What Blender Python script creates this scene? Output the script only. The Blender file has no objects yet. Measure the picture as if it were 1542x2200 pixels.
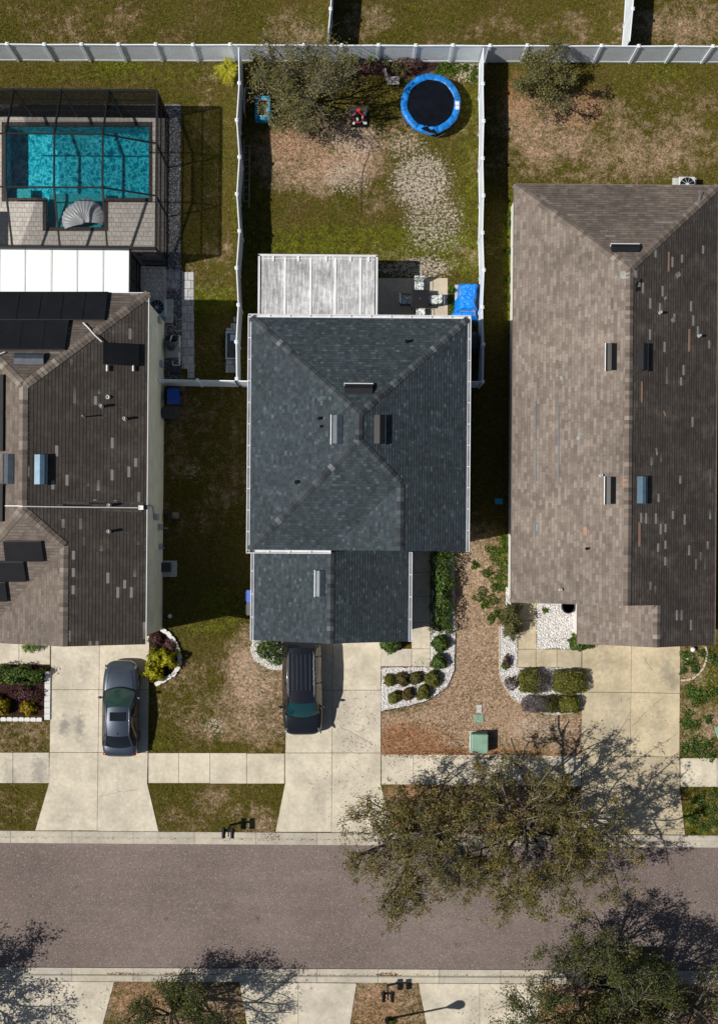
import bpy, bmesh, math, random
import numpy as np
from mathutils import Vector, Matrix, Euler

random.seed(7)
RNG = np.random.default_rng(11)
SC = bpy.context.scene
COL = SC.collection
R = math.radians

# ------------------------------------------------------------------ camera, sky, sun, exposure
CAMH = 58.0                     # height of the drone above the ground, metres
S = 41.0                        # photograph pixels per metre on the ground
NX, NY = 761.0, 1200.0          # the point straight below the camera, in photograph pixels
TH = R(0.45)                    # the street grid is turned this much against the frame

cam = bpy.data.cameras.new("camera")
cam.sensor_fit = 'HORIZONTAL'
cam.sensor_width = 36.0
cam.lens = 36.0 * S * CAMH / 1542.0
cam.shift_x = 10 / 1542.0
cam.shift_y = 100 / 1542.0
cam.clip_start = 0.5
cam.clip_end = 2000
camo = bpy.data.objects.new("camera", cam)
camo.location = (0, 0, CAMH)
camo.rotation_euler = (0, 0, TH)
COL.objects.link(camo)
SC.camera = camo

SUNV = Vector((0.806, 0.172, -1.0)).normalized()      # direction the light travels
SUN_EL = math.asin(-SUNV.z)
SUN_AZ = math.atan2(-SUNV.x, -SUNV.y)                 # clockwise from +Y
world = bpy.data.worlds.new("World")
SC.world = world
world.use_nodes = True
wn = world.node_tree
sky = wn.nodes.new('ShaderNodeTexSky')
sky.sky_type = 'NISHITA'
sky.sun_disc = False
sky.sun_elevation = SUN_EL
sky.sun_rotation = SUN_AZ
sky.altitude = 50
wn.links.new(sky.outputs[0], wn.nodes['Background'].inputs[0])
wn.nodes['Background'].inputs[1].default_value = 0.05
sun = bpy.data.lights.new("sun", 'SUN')
sun.energy = 5.0
sun.angle = R(0.5)
sun.color = (1.0, 0.955, 0.88)
suno = bpy.data.objects.new("sun", sun)
suno.rotation_euler = SUNV.to_track_quat('-Z', 'Y').to_euler()
suno.location = (-30, -8, 60)
COL.objects.link(suno)
SC.view_settings.view_transform = 'Standard'
SC.view_settings.look = 'None'
SC.view_settings.exposure = -0.1
SC.view_settings.gamma = 1.0
SC.render.engine = 'CYCLES'
SC.cycles.max_bounces = 8
SC.cycles.diffuse_bounces = 2
SC.cycles.transparent_max_bounces = 16

CT, ST = math.cos(TH), math.sin(TH)
def P(px, py, h=0.0):
    """world point at height h that the survey photo shows at pixel (px, py)"""
    k = (CAMH - h) / CAMH / S
    x, y = (px - NX) * k, (NY - py) * k
    return Vector((x * CT - y * ST, x * ST + y * CT, h))
def PV(px, py):
    x, y = (np.asarray(px) - NX) / S, (NY - np.asarray(py)) / S
    return x * CT - y * ST, x * ST + y * CT
def UNP(x, y):
    """ground point to survey pixel"""
    u, v = x * CT + y * ST, -x * ST + y * CT
    return u * S + NX, NY - v * S

# ------------------------------------------------------------------ tagging
def tag(o, label=None, cat=None, group=None, kind=None):
    if label: o['label'] = label
    if cat: o['category'] = cat
    if group: o['group'] = group
    if kind: o['kind'] = kind
    return o
def thing(name, label, cat, loc=(0, 0, 0), rz=0.0, group=None):
    o = bpy.data.objects.new(name, None)
    o.empty_display_size = 0.2
    o.location = loc
    o.rotation_euler = (0, 0, rz)
    COL.objects.link(o)
    return tag(o, label, cat, group)
def wm(o):
    m = Matrix.LocRotScale(o.location, o.rotation_euler, o.scale)
    if o.parent: m = wm(o.parent) @ o.matrix_parent_inverse @ m
    return m
def dup(root, loc, rz=0.0, label=None, scale=1.0):
    kids = [(c, [g for g in bpy.data.objects if g.parent == c]) for c in bpy.data.objects if c.parent == root]
    r = root.copy(); COL.objects.link(r)
    r.location = loc; r.rotation_euler = (0, 0, rz); r.scale = (scale,) * 3
    if label: r['label'] = label
    for c, gs in kids:
        d = c.copy(); COL.objects.link(d); d.parent = r
        for g in gs:
            e = g.copy(); COL.objects.link(e); e.parent = d
    return r

# ------------------------------------------------------------------ mesh builder
class MB:
    def __init__(s):
        s.v, s.f, s.uv, s.r = [], [], [], []
        s.M = None
    def add(s, vs, fs, rnd=None, uvs=None):
        b = len(s.v)
        r = random.random() if rnd is None else rnd
        for p in vs:
            p = Vector(p)
            s.v.append(s.M @ p if s.M else p)
            s.r.append(r)
        for i, f in enumerate(fs):
            s.f.append([b + k for k in f])
            s.uv.append(uvs[i] if uvs else None)
        return s
    def box(s, c, d, rz=0.0, rnd=None, taper=1.0):
        """c = centre of the base, d = full sizes"""
        hx, hy, hz = d[0] / 2, d[1] / 2, d[2]
        cz, sz = math.cos(rz), math.sin(rz)
        vs = []
        for z, t in ((0, 1.0), (hz, taper)):
            for x, y in ((-hx, -hy), (hx, -hy), (hx, hy), (-hx, hy)):
                x *= t; y *= t
                vs.append((c[0] + x * cz - y * sz, c[1] + x * sz + y * cz, c[2] + z))
        return s.add(vs, [(3, 2, 1, 0), (4, 5, 6, 7), (0, 1, 5, 4), (1, 2, 6, 5), (2, 3, 7, 6), (3, 0, 4, 7)], rnd)
    def prism(s, pts, z0, z1, rnd=None):
        n = len(pts)
        a = sum(pts[i][0] * pts[(i + 1) % n][1] - pts[(i + 1) % n][0] * pts[i][1] for i in range(n))
        if a < 0: pts = pts[::-1]
        vs = [(p[0], p[1], z0) for p in pts] + [(p[0], p[1], z1) for p in pts]
        fs = [tuple(range(n - 1, -1, -1)), tuple(range(n, 2 * n))]
        fs += [(i, (i + 1) % n, n + (i + 1) % n, n + i) for i in range(n)]
        return s.add(vs, fs, rnd)
    def tube(s, pts, rad, n=6, rnd=None):
        pts = [Vector(p) for p in pts]
        if not hasattr(rad, '__len__'): rad = [rad] * len(pts)
        vs, fs = [], []
        for i, p in enumerate(pts):
            d = (pts[min(i + 1, len(pts) - 1)] - pts[max(i - 1, 0)])
            if d.length < 1e-9: d = Vector((0, 0, 1))
            d.normalize()
            a = d.cross(Vector((0, 0, 1)) if abs(d.z) < 0.95 else Vector((1, 0, 0))).normalized()
            b = d.cross(a)
            for k in range(n):
                t = 2 * math.pi * k / n
                vs.append(p + (a * math.cos(t) + b * math.sin(t)) * rad[i])
        for i in range(len(pts) - 1):
            for k in range(n):
                k2 = (k + 1) % n
                fs.append((i * n + k, (i + 1) * n + k, (i + 1) * n + k2, i * n + k2))
        fs.append(tuple(range(n)))
        fs.append(tuple(len(vs) - 1 - k for k in range(n)))
        return s.add(vs, fs, rnd)
    def bar(s, a, b, w, h=None, rnd=None):
        """square bar between two points, top edge centred on the line"""
        a, b = Vector(a), Vector(b)
        h = w if h is None else h
        d = (b - a).normalized()
        sd = d.cross(Vector((0, 0, 1)))
        sd = sd.normalized() if sd.length > 1e-4 else Vector((1, 0, 0))
        up = sd.cross(d).normalized()
        vs = [q + sd * x * w / 2 + up * y * h / 2 for q in (a, b) for x, y in ((-1, -1), (1, -1), (1, 1), (-1, 1))]
        return s.add(vs, [(0, 1, 2, 3), (7, 6, 5, 4), (0, 4, 5, 1), (1, 5, 6, 2), (2, 6, 7, 3), (3, 7, 4, 0)], rnd)
    def lathe(s, prof, c=(0, 0, 0), n=20, rnd=None):
        vs, fs = [], []
        for r_, z in prof:
            for k in range(n):
                t = 2 * math.pi * k / n
                vs.append((c[0] + r_ * math.cos(t), c[1] + r_ * math.sin(t), c[2] + z))
        for i in range(len(prof) - 1):
            for k in range(n):
                k2 = (k + 1) % n
                fs.append((i * n + k, i * n + k2, (i + 1) * n + k2, (i + 1) * n + k))
        fs.append(tuple(range(n - 1, -1, -1)))
        fs.append(tuple((len(prof) - 1) * n + k for k in range(n)))
        return s.add(vs, fs, rnd)
    def ball(s, c, r3, n=10, m=6, rnd=None):
        prof = []
        vs, fs = [], []
        for j in range(m + 1):
            a = -math.pi / 2 + math.pi * j / m
            for k in range(n):
                t = 2 * math.pi * k / n
                vs.append((c[0] + r3[0] * math.cos(a) * math.cos(t), c[1] + r3[1] * math.cos(a) * math.sin(t), c[2] + r3[2] * math.sin(a)))
        for j in range(m):
            for k in range(n):
                k2 = (k + 1) % n
                fs.append((j * n + k, j * n + k2, (j + 1) * n + k2, (j + 1) * n + k))
        return s.add(vs, fs, rnd)
    def grid(s, rows, rnd=None):
        """rows of points -> quads"""
        m, n = len(rows), len(rows[0])
        vs = [p for r_ in rows for p in r_]
        fs = [(i * n + j, i * n + j + 1, (i + 1) * n + j + 1, (i + 1) * n + j) for i in range(m - 1) for j in range(n - 1)]
        return s.add(vs, fs, rnd)
    def build(s, name, mat, parent=None, smooth=False, bevel=0.0, subd=0, solid=0.0, world=True):
        me = bpy.data.meshes.new(name)
        me.from_pydata([tuple(p) for p in s.v], [], s.f)
        if any(u is not None for u in s.uv):
            lay = me.uv_layers.new(name="UVMap")
            li = 0
            for f, u in zip(s.f, s.uv):
                for k in range(len(f)):
                    lay.data[li].uv = u[k] if u else (0, 0)
                    li += 1
        at = me.attributes.new('rnd', 'FLOAT', 'POINT')
        at.data.foreach_set('value', np.array(s.r, dtype=np.float32))
        if smooth:
            me.polygons.foreach_set('use_smooth', [True] * len(me.polygons))
        o = bpy.data.objects.new(name, me)
        COL.objects.link(o)
        me.materials.append(mat)
        if parent is not None:
            o.parent = parent
            if world: o.matrix_parent_inverse = wm(parent).inverted()
        if solid:
            md = o.modifiers.new('t', 'SOLIDIFY'); md.thickness = solid; md.offset = 0
        if bevel:
            md = o.modifiers.new('b', 'BEVEL'); md.width = bevel; md.segments = 2; md.limit_method = 'ANGLE'
        if subd:
            md = o.modifiers.new('s', 'SUBSURF'); md.levels = subd; md.render_levels = subd
        return o
def lone(name, mb, mat, label, cat, group=None, loc=None, kind=None, **kw):
    """a thing that is one mesh, its origin moved to loc"""
    if loc is not None:
        L = Vector(loc)
        mb.v = [v - L for v in mb.v]
    o = mb.build(name, mat, **kw)
    if loc is not None: o.location = loc
    return tag(o, label, cat, group, kind)
def struct(name, mb, mat, **kw):
    o = mb.build(name, mat, **kw)
    o['kind'] = 'structure'
    return o

def np_mesh(name, V, F, mat, attrs=None, colors=None, parent=None, smooth=False):
    """V (n,3), F (m,k) numpy -> object"""
    me = bpy.data.meshes.new(name)
    V = np.ascontiguousarray(V, dtype=np.float32); F = np.ascontiguousarray(F, dtype=np.int32)
    m, k = F.shape
    me.vertices.add(len(V)); me.vertices.foreach_set('co', V.ravel())
    me.loops.add(m * k); me.loops.foreach_set('vertex_index', F.ravel())
    me.polygons.add(m)
    me.polygons.foreach_set('loop_start', np.arange(m, dtype=np.int32) * k)
    if smooth: me.polygons.foreach_set('use_smooth', np.ones(m, dtype=bool))
    for nm, a in (attrs or {}).items():
        at = me.attributes.new(nm, 'FLOAT', 'POINT'); at.data.foreach_set('value', np.asarray(a, dtype=np.float32))
    for nm, a in (colors or {}).items():
        at = me.attributes.new(nm, 'FLOAT_COLOR', 'POINT'); at.data.foreach_set('color', np.asarray(a, dtype=np.float32).ravel())
    me.update(calc_edges=True)
    o = bpy.data.objects.new(name, me); COL.objects.link(o)
    me.materials.append(mat)
    if parent is not None:
        o.parent = parent; o.matrix_parent_inverse = wm(parent).inverted()
    return o

# ------------------------------------------------------------------ materials
class NT:
    def __init__(s, name):
        s.m = bpy.data.materials.new(name); s.m.use_nodes = True
        s.t = s.m.node_tree; s.t.nodes.clear()
        s.out = s.t.nodes.new('ShaderNodeOutputMaterial')
    def n(s, typ, ins=None, **props):
        nd = s.t.nodes.new('ShaderNode' + typ)
        for k, v in props.items(): setattr(nd, k, v)
        for k, v in (ins or {}).items(): s.set(nd.inputs[k], v)
        return nd
    def set(s, sock, v):
        if isinstance(v, bpy.types.NodeSocket): s.t.links.new(v, sock)
        elif isinstance(v, tuple) and len(v) == 3 and sock.type == 'RGBA': sock.default_value = (*v, 1)
        else: sock.default_value = v
    def math(s, op, a, b=0.0, c=0.0, clamp=False):
        nd = s.n('Math', operation=op, use_clamp=clamp)
        s.set(nd.inputs[0], a); s.set(nd.inputs[1], b)
        if op in ('MULTIPLY_ADD', 'SMOOTH_MIN'): s.set(nd.inputs[2], c)
        return nd.outputs[0]
    def mix(s, f, a, b, mode='MIX'):
        nd = s.n('MixRGB', blend_type=mode)
        s.set(nd.inputs[0], f); s.set(nd.inputs[1], a); s.set(nd.inputs[2], b)
        return nd.outputs[0]
    def ramp(s, f, stops, interp='LINEAR'):
        nd = s.n('ValToRGB'); cr = nd.color_ramp; cr.interpolation = interp
        while len(cr.elements) < len(stops): cr.elements.new(0.5)
        for e, (p, c) in zip(cr.elements, stops):
            e.position = p; e.color = (*c, 1) if len(c) == 3 else c
        s.set(nd.inputs[0], f)
        return nd.outputs[0]
    def map(s, v, a, b, c=0.0, d=1.0):
        nd = s.n('MapRange', {0: v, 1: a, 2: b, 3: c, 4: d}); nd.clamp = True
        return nd.outputs[0]
    def pos(s): return s.n('NewGeometry').outputs['Position']
    def noise(s, vec, scale, detail=3.0, rough=0.55, out=0):
        return s.n('TexNoise', {'Vector': vec, 'Scale': scale, 'Detail': detail, 'Roughness': rough}).outputs[out]
    def scale3(s, vec, v3):
        return s.n('Mapping', {'Vector': vec, 'Scale': v3}).outputs[0]
    def attr(s, name, out='Fac'): return s.n('Attribute', attribute_name=name).outputs[out]
    def principled(s, col, rough=0.7, metal=0.0, spec=0.3, normal=None, coat=0.0, **kw):
        b = s.n('BsdfPrincipled', {'Base Color': col, 'Roughness': rough, 'Metallic': metal, 'Specular IOR Level': spec, 'Coat Weight': coat})
        if normal is not None: s.set(b.inputs['Normal'], normal)
        for k, v in kw.items(): s.set(b.inputs[k], v)
        return b.outputs[0]
    def bump(s, h, dist=0.01, strength=1.0):
        return s.n('Bump', {'Height': h, 'Distance': dist, 'Strength': strength}).outputs[0]
    def done(s, sh):
        s.t.links.new(sh, s.out.inputs[0]); return s.m

def plain(name, col, rough=0.6, metal=0.0, spec=0.4, var=0.12, vs=3.0, bump=0.0, bs=20.0, coat=0.0, rvar=0.0):
    t = NT(name); p = t.n('TexCoord').outputs['Object']
    n = t.noise(p, vs, 4)
    c = t.mix(1.0, col, t.ramp(n, [(0.3, (1 - var * 2,) * 3), (0.7, (1 + var * 0.6,) * 3)]), 'MULTIPLY')
    if rvar:
        r = t.attr('rnd')
        c = t.mix(1.0, c, t.ramp(r, [(0, (1 - rvar,) * 3), (1, (1 + rvar * 0.5,) * 3)]), 'MULTIPLY')
    nr = t.bump(t.noise(p, bs, 3), bump) if bump else None
    return t.done(t.principled(c, rough, metal, spec, nr, coat))

def lawn_material(name):
    t = NT(name); p = t.pos(); a = t.n('Attribute', attribute_name='tone')
    sep = t.n('SeparateColor', {0: a.outputs['Color']})
    dry, sand, lit = sep.outputs[0], sep.outputs[1], sep.outputs[2]
    lush = a.outputs['Alpha']; rnd = t.attr('rnd')
    n1 = t.noise(p, 0.45, 4); n2 = t.noise(p, 2.6, 5, 0.65); n3 = t.noise(p, 9.0, 3, 0.7); n4 = t.noise(p, 26.0, 2, 0.6); n5 = t.noise(p, 5.0, 4, 0.7)
    green = t.mix(t.map(n3, 0.3, 0.7), (0.048, 0.052, 0.004), (0.205, 0.190, 0.020))
    olive = t.mix(t.map(n4, 0.3, 0.7), (0.088, 0.064, 0.013), (0.275, 0.208, 0.058))
    g = t.mix(t.map(t.math('ADD', t.math('MULTIPLY', n1, 0.6), t.math('MULTIPLY', n2, 0.6)), 0.44, 0.70), green, olive)
    lushc = t.mix(t.map(n3, 0.3, 0.7), (0.075, 0.100, 0.006), (0.320, 0.330, 0.028))
    g = t.mix(t.map(t.math('ADD', lush, t.math('MULTIPLY', t.math('SUBTRACT', n2, 0.5), 2.0)), 0.35, 0.75), g, lushc)
    g = t.mix(1.0, g, t.ramp(rnd, [(0, (0.50,) * 3), (0.5, (1.0,) * 3), (1, (1.6,) * 3)]), 'MULTIPLY')
    br = t.mix(t.map(n3, 0.3, 0.7), (0.27, 0.185, 0.122), (0.74, 0.54, 0.39))
    br = t.mix(t.map(n4, 0.40, 0.66, 0, 0.6), br, (0.42, 0.27, 0.17))
    br = t.mix(t.map(n5, 0.53, 0.63, 0, 0.8), br, (0.155, 0.130, 0.036))
    f = t.map(t.math('ADD', dry, t.math('ADD', t.math('MULTIPLY', t.math('SUBTRACT', n2, 0.5), 1.5), t.math('ADD', t.math('MULTIPLY', t.math('SUBTRACT', n1, 0.5), 1.4), t.math('MULTIPLY', t.math('SUBTRACT', n3, 0.5), 0.7)))), 0.34, 0.98)
    c = t.mix(f, g, br)
    li = t.mix(t.map(n4, 0.3, 0.7), (0.14, 0.063, 0.030), (0.62, 0.33, 0.165))
    f = t.map(t.math('ADD', lit, t.math('ADD', t.math('MULTIPLY', t.math('SUBTRACT', n2, 0.5), 0.9), t.math('MULTIPLY', t.math('SUBTRACT', n4, 0.5), 1.4))), 0.38, 0.72)
    c = t.mix(f, c, li)
    sd = t.mix(t.map(n4, 0.3, 0.7), (0.30, 0.25, 0.19), (0.74, 0.65, 0.55))
    f = t.map(t.math('ADD', sand, t.math('ADD', t.math('MULTIPLY', t.math('SUBTRACT', n3, 0.5), 2.4), t.math('ADD', t.math('MULTIPLY', t.math('SUBTRACT', n4, 0.5), 1.0), t.math('MULTIPLY', t.math('SUBTRACT', n5, 0.5), 1.7)))), 0.50, 0.82)
    c = t.mix(f, c, sd)
    c = t.mix(1.0, c, t.ramp(rnd, [(0, (0.86,) * 3), (0.5, (1.0,) * 3), (1, (1.18,) * 3)]), 'MULTIPLY')
    nr = t.bump(t.math('ADD', n3, t.math('MULTIPLY', n4, 0.5)), 0.05)
    return t.done(t.principled(c, 0.85, 0, 0.12, nr))

def concrete_material(name, tint=(0.68, 0.615, 0.495), stain=0.35, stains=()):
    t = NT(name); p = t.pos(); r = t.attr('rnd')
    n1 = t.noise(p, 0.7, 5, 0.6); n2 = t.noise(p, 5.0, 5, 0.6); n3 = t.noise(p, 45.0, 2)
    st = t.noise(t.scale3(p, (1.6, 0.35, 1)), 1.0, 4, 0.6)
    c = t.mix(t.map(n1, 0.38, 0.72), tint, tuple(v * (1 - stain) for v in tint))
    c = t.mix(t.map(st, 0.52, 0.75, 0, 0.55), c, tuple(v * w for v, w in zip(tint, (0.74, 0.75, 0.78))))
    c = t.mix(1.0, c, t.ramp(n2, [(0.3, (0.86,) * 3), (0.7, (1.06,) * 3)]), 'MULTIPLY')
    c = t.mix(1.0, c, t.ramp(n3, [(0.3, (0.90,) * 3), (0.7, (1.07,) * 3)]), 'MULTIPLY')
    c = t.mix(1.0, c, t.ramp(r, [(0, (0.90, 0.90, 0.92)), (1, (1.05, 1.04, 1.0))]), 'MULTIPLY')
    sp = t.n('TexVoronoi', {'Vector': p, 'Scale': 2.6, 'Randomness': 1.0})
    spots = t.map(sp.outputs['Distance'], 0.03, 0.07, 1, 0)
    c = t.mix(t.math('MULTIPLY', spots, t.map(n1, 0.45, 0.6)), c, (0.10, 0.08, 0.06))
    # tyre and oil marks where cars stand
    for sx_, sy_, sr, sa in stains:
        q = P(sx_, sy_)
        dd = t.n('VectorMath', {0: t.scale3(p, (1.0, 0.45, 0)), 1: (q.x, q.y * 0.45, 0)}, operation='DISTANCE').outputs['Value']
        dd = t.math('ADD', dd, t.math('MULTIPLY', t.math('SUBTRACT', n2, 0.5), sr * 1.6))
        c = t.mix(t.map(dd, sr * 0.3, sr, sa, 0), c, (0.15, 0.145, 0.145))
    nr = t.bump(t.math('ADD', n3, t.math('MULTIPLY', n2, 0.6)), 0.008)
    return t.done(t.principled(c, 0.82, 0, 0.25, nr))

def asphalt_material():
    t = NT('asphalt'); p = t.pos()
    n1 = t.noise(p, 0.16, 4); n2 = t.noise(p, 1.4, 4); n3 = t.noise(p, 22.0, 3, 0.75)
    v = t.n('TexVoronoi', {'Vector': p, 'Scale': 26.0})
    c = t.mix(t.map(n1, 0.35, 0.7), (0.202, 0.162, 0.146), (0.150, 0.117, 0.105))
    c = t.mix(1.0, c, t.ramp(n2, [(0.3, (0.92,) * 3), (0.7, (1.06,) * 3)]), 'MULTIPLY')
    c = t.mix(1.0, c, t.ramp(n3, [(0.25, (0.80,) * 3), (0.75, (1.18,) * 3)]), 'MULTIPLY')
    lane = t.noise(t.scale3(p, (0.035, 0.55, 1)), 1.0, 3, 0.6)
    c = t.mix(1.0, c, t.ramp(lane, [(0.3, (0.86, 0.85, 0.85)), (0.7, (1.10, 1.09, 1.08))]), 'MULTIPLY')
    ov = t.n('TexVoronoi', {'Vector': p, 'Scale': 0.55})
    c = t.mix(t.math('MULTIPLY', t.map(ov.outputs['Distance'], 0.02, 0.11, 0.8, 0), t.map(n2, 0.40, 0.55)), c, (0.055, 0.045, 0.042))
    hi = t.map(t.n('SeparateColor', {0: v.outputs['Color']}).outputs[0], 0.86, 0.95)
    c = t.mix(t.math('MULTIPLY', hi, 0.40), c, (0.46, 0.40, 0.36))
    lo = t.map(t.n('SeparateColor', {0: v.outputs['Color']}).outputs[1], 0.88, 0.95)
    c = t.mix(t.math('MULTIPLY', lo, 0.6), c, (0.06, 0.05, 0.05))
    nr = t.bump(n3, 0.012)
    return t.done(t.principled(c, 0.85, 0, 0.2, nr))

def shingle_material(name, stops, bw=0.30, rh=0.145, pale=None, pale_w=0.55, pale_min=0.985, weather=0.25, line=0.6, bump=0.02, algae_shade=0.0):
    t = NT(name); uv = t.n('UVMap').outputs[0]; p = t.pos()
    def brick(w, h, off, m):
        mp = t.n('Mapping', {'Vector': uv, 'Location': off}).outputs[0]
        return t.n('TexBrick', {'Vector': mp, 'Color1': (0, 0, 0), 'Color2': (1, 1, 1), 'Mortar': (0.5, 0.5, 0.5), 'Scale': 1.0,
                                'Mortar Size': m, 'Mortar Smooth': 0.2, 'Bias': 0.0, 'Brick Width': w, 'Row Height': h},
                   offset=0.37, offset_frequency=2, squash_frequency=3, squash=0.8)
    b1 = brick(bw, rh, (0.13, 0, 0), 0.006)
    b2 = brick(bw * 0.62, rh, (5.21, 0, 0), 0.0)
    v = t.math('ADD', t.math('MULTIPLY', b1.outputs[0], 0.6), t.math('MULTIPLY', b2.outputs[0], 0.4))
    c = t.ramp(v, stops)
    w1 = t.noise(p, 0.35, 5, 0.6); w2 = t.noise(t.scale3(p, (3.0, 0.7, 1)), 1.2, 4); w3 = t.noise(p, 40.0, 2)
    c = t.mix(1.0, c, t.ramp(w1, [(0.3, (1 - weather,) * 3), (0.7, (1 + weather * 0.5,) * 3)]), 'MULTIPLY')
    c = t.mix(1.0, c, t.ramp(w2, [(0.3, (0.90,) * 3), (0.7, (1.08,) * 3)]), 'MULTIPLY')
    c = t.mix(1.0, c, t.ramp(w3, [(0.3, (0.82,) * 3), (0.7, (1.15,) * 3)]), 'MULTIPLY')
    c = t.mix(t.math('MULTIPLY', b1.outputs['Fac'], line), c, (0.012, 0.012, 0.012))
    if algae_shade:  # slopes turned from the sun: algae stain plus shade painted into the colour
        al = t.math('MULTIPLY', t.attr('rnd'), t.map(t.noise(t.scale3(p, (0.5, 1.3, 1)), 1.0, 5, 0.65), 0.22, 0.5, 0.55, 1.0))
        c = t.mix(t.math('MULTIPLY', al, algae_shade), c, (0.030, 0.026, 0.023))
    if pale:
        b3 = brick(pale_w, rh, (9.7, 0, 0), 0.0)
        msk = t.math('MULTIPLY', t.map(t.noise(p, 0.30, 2), 0.40, 0.52), t.map(t.attr('rnd'), 0.0, 1.0, 0.12, 1.0))
        f = t.math('MULTIPLY', t.math('GREATER_THAN', b3.outputs[0], t.math('SUBTRACT', 1.0, t.math('MULTIPLY', t.map(t.attr('rnd'), 0, 1, 0.3, 1.0), 1.0 - pale_min))), msk)
        c = t.mix(t.math('MULTIPLY', f, 0.9), c, pale)
    sv = t.n('SeparateXYZ', {0: uv}).outputs[1]
    fr = t.math('FRACT', t.math('DIVIDE', sv, rh))
    h = t.math('ADD', t.math('MINIMUM', t.math('DIVIDE', fr, 0.13), t.math('DIVIDE', t.math('SUBTRACT', 1.0, fr), 0.87)), t.math('MULTIPLY', v, 0.25))
    nr = t.bump(h, bump)
    return t.done(t.principled(c, 0.88, 0, 0.2, nr))

def cap_material(name, stops):
    t = NT(name); p = t.pos(); r = t.attr('rnd')
    c = t.ramp(r, stops)
    c = t.mix(1.0, c, t.ramp(t.noise(p, 30.0, 2), [(0.3, (0.8,) * 3), (0.7, (1.15,) * 3)]), 'MULTIPLY')
    return t.done(t.principled(c, 0.88, 0, 0.2))

def leaf_material(name, stops, trans=0.35, gloss=0.35, patch=None, pscale=0.6):
    t = NT(name); r = t.attr('rnd'); p = t.pos()
    c = t.ramp(r, stops)
    c = t.mix(1.0, c, t.ramp(t.noise(p, 1.1, 3), [(0.3, (0.72,) * 3), (0.7, (1.2,) * 3)]), 'MULTIPLY')
    if patch:
        c = t.mix(t.map(t.noise(p, pscale, 3), 0.5, 0.62, 0, 0.85), c, patch)
    d = t.principled(c, 0.55, 0, gloss)
    tr = t.n('BsdfTranslucent', {0: c}).outputs[0]
    return t.done(t.n('MixShader', {0: trans, 1: d, 2: tr}).outputs[0])

def screen_material():
    t = NT('insect_screen'); p = t.pos()
    d = t.n('BsdfDiffuse', {0: (0.012, 0.012, 0.013)}).outputs[0]
    tr = t.n('BsdfTransparent').outputs[0]
    f = t.map(t.n('LayerWeight', {0: 0.5}).outputs[1], 0.0, 1.0, 0.28, 0.96)
    return t.done(t.n('MixShader', {0: f, 1: tr, 2: d}).outputs[0])

def water_material():
    t = NT('pool_water'); p = t.pos()
    n = t.math('ADD', t.noise(p, 2.2, 3), t.math('MULTIPLY', t.noise(p, 7.0, 3), 0.4))
    nr = t.bump(n, 0.10)
    tr = t.n('BsdfTransparent', {0: (0.34, 0.86, 0.92)}).outputs[0]
    gl = t.n('BsdfGlossy', {0: (1, 1, 1), 'Roughness': 0.03, 'Normal': nr}).outputs[0]
    fr = t.n('Fresnel', {'IOR': 1.33, 'Normal': nr}).outputs[0]
    return t.done(t.n('MixShader', {0: fr, 1: tr, 2: gl}).outputs[0])

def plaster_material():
    t = NT('pool_plaster_sun_ripples'); p = t.pos()
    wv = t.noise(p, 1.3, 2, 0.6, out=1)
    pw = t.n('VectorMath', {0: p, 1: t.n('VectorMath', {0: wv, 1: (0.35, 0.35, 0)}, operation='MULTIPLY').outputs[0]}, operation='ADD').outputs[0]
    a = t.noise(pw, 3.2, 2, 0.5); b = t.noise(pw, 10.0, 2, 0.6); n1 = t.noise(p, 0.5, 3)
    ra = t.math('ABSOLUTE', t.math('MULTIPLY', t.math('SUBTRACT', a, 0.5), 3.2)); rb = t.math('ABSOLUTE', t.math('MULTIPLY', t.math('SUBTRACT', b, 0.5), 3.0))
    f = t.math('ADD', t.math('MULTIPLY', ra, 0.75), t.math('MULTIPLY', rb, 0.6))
    c = t.ramp(f, [(0.05, (0.90, 0.98, 0.98)), (0.15, (0.20, 0.72, 0.78)), (0.34, (0.018, 0.40, 0.50)), (0.75, (0.003, 0.15, 0.24))])  # pale sun ripples and sparkle painted into the plaster colour
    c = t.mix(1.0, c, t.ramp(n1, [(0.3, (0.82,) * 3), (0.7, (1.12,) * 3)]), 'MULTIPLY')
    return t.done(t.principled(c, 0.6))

def paver_material(name, c1, c2, w, h, m=0.012, mort=(0.10, 0.09, 0.08), off=0.5):
    t = NT(name); p = t.pos()
    b = t.n('TexBrick', {'Vector': p, 'Color1': c1, 'Color2': c2, 'Mortar': mort, 'Scale': 1.0, 'Mortar Size': m,
                         'Mortar Smooth': 0.3, 'Brick Width': w, 'Row Height': h}, offset=off)
    c = t.mix(1.0, b.outputs[0], t.ramp(t.noise(p, 6.0, 4), [(0.3, (0.82,) * 3), (0.7, (1.1,) * 3)]), 'MULTIPLY')
    return t.done(t.principled(c, 0.8, 0, 0.2, t.bump(t.math('SUBTRACT', 1.0, b.outputs['Fac']), 0.01)))

def glass_dark(name, col=(0.01, 0.013, 0.016), rough=0.04, tintspec=0.6):
    t = NT(name)
    return t.done(t.principled(col, rough, 0, tintspec, None, 0.6, **{'Coat Roughness': 0.02}))

def paint(name, col, metal=0.5, rough=0.32, coat=1.0, flake=0.25):
    t = NT(name); p = t.n('TexCoord').outputs['Object']
    lw = t.n('LayerWeight', {0: 0.45}).outputs[1]
    c = t.mix(lw, col, tuple(v * 0.45 for v in col))
    c = t.mix(1.0, c, t.ramp(t.noise(p, 3.0, 3), [(0.3, (0.94,) * 3), (0.7, (1.05,) * 3)]), 'MULTIPLY')
    return t.done(t.principled(c, rough, metal, 0.5, None, coat, **{'Coat Roughness': 0.05}))

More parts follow.
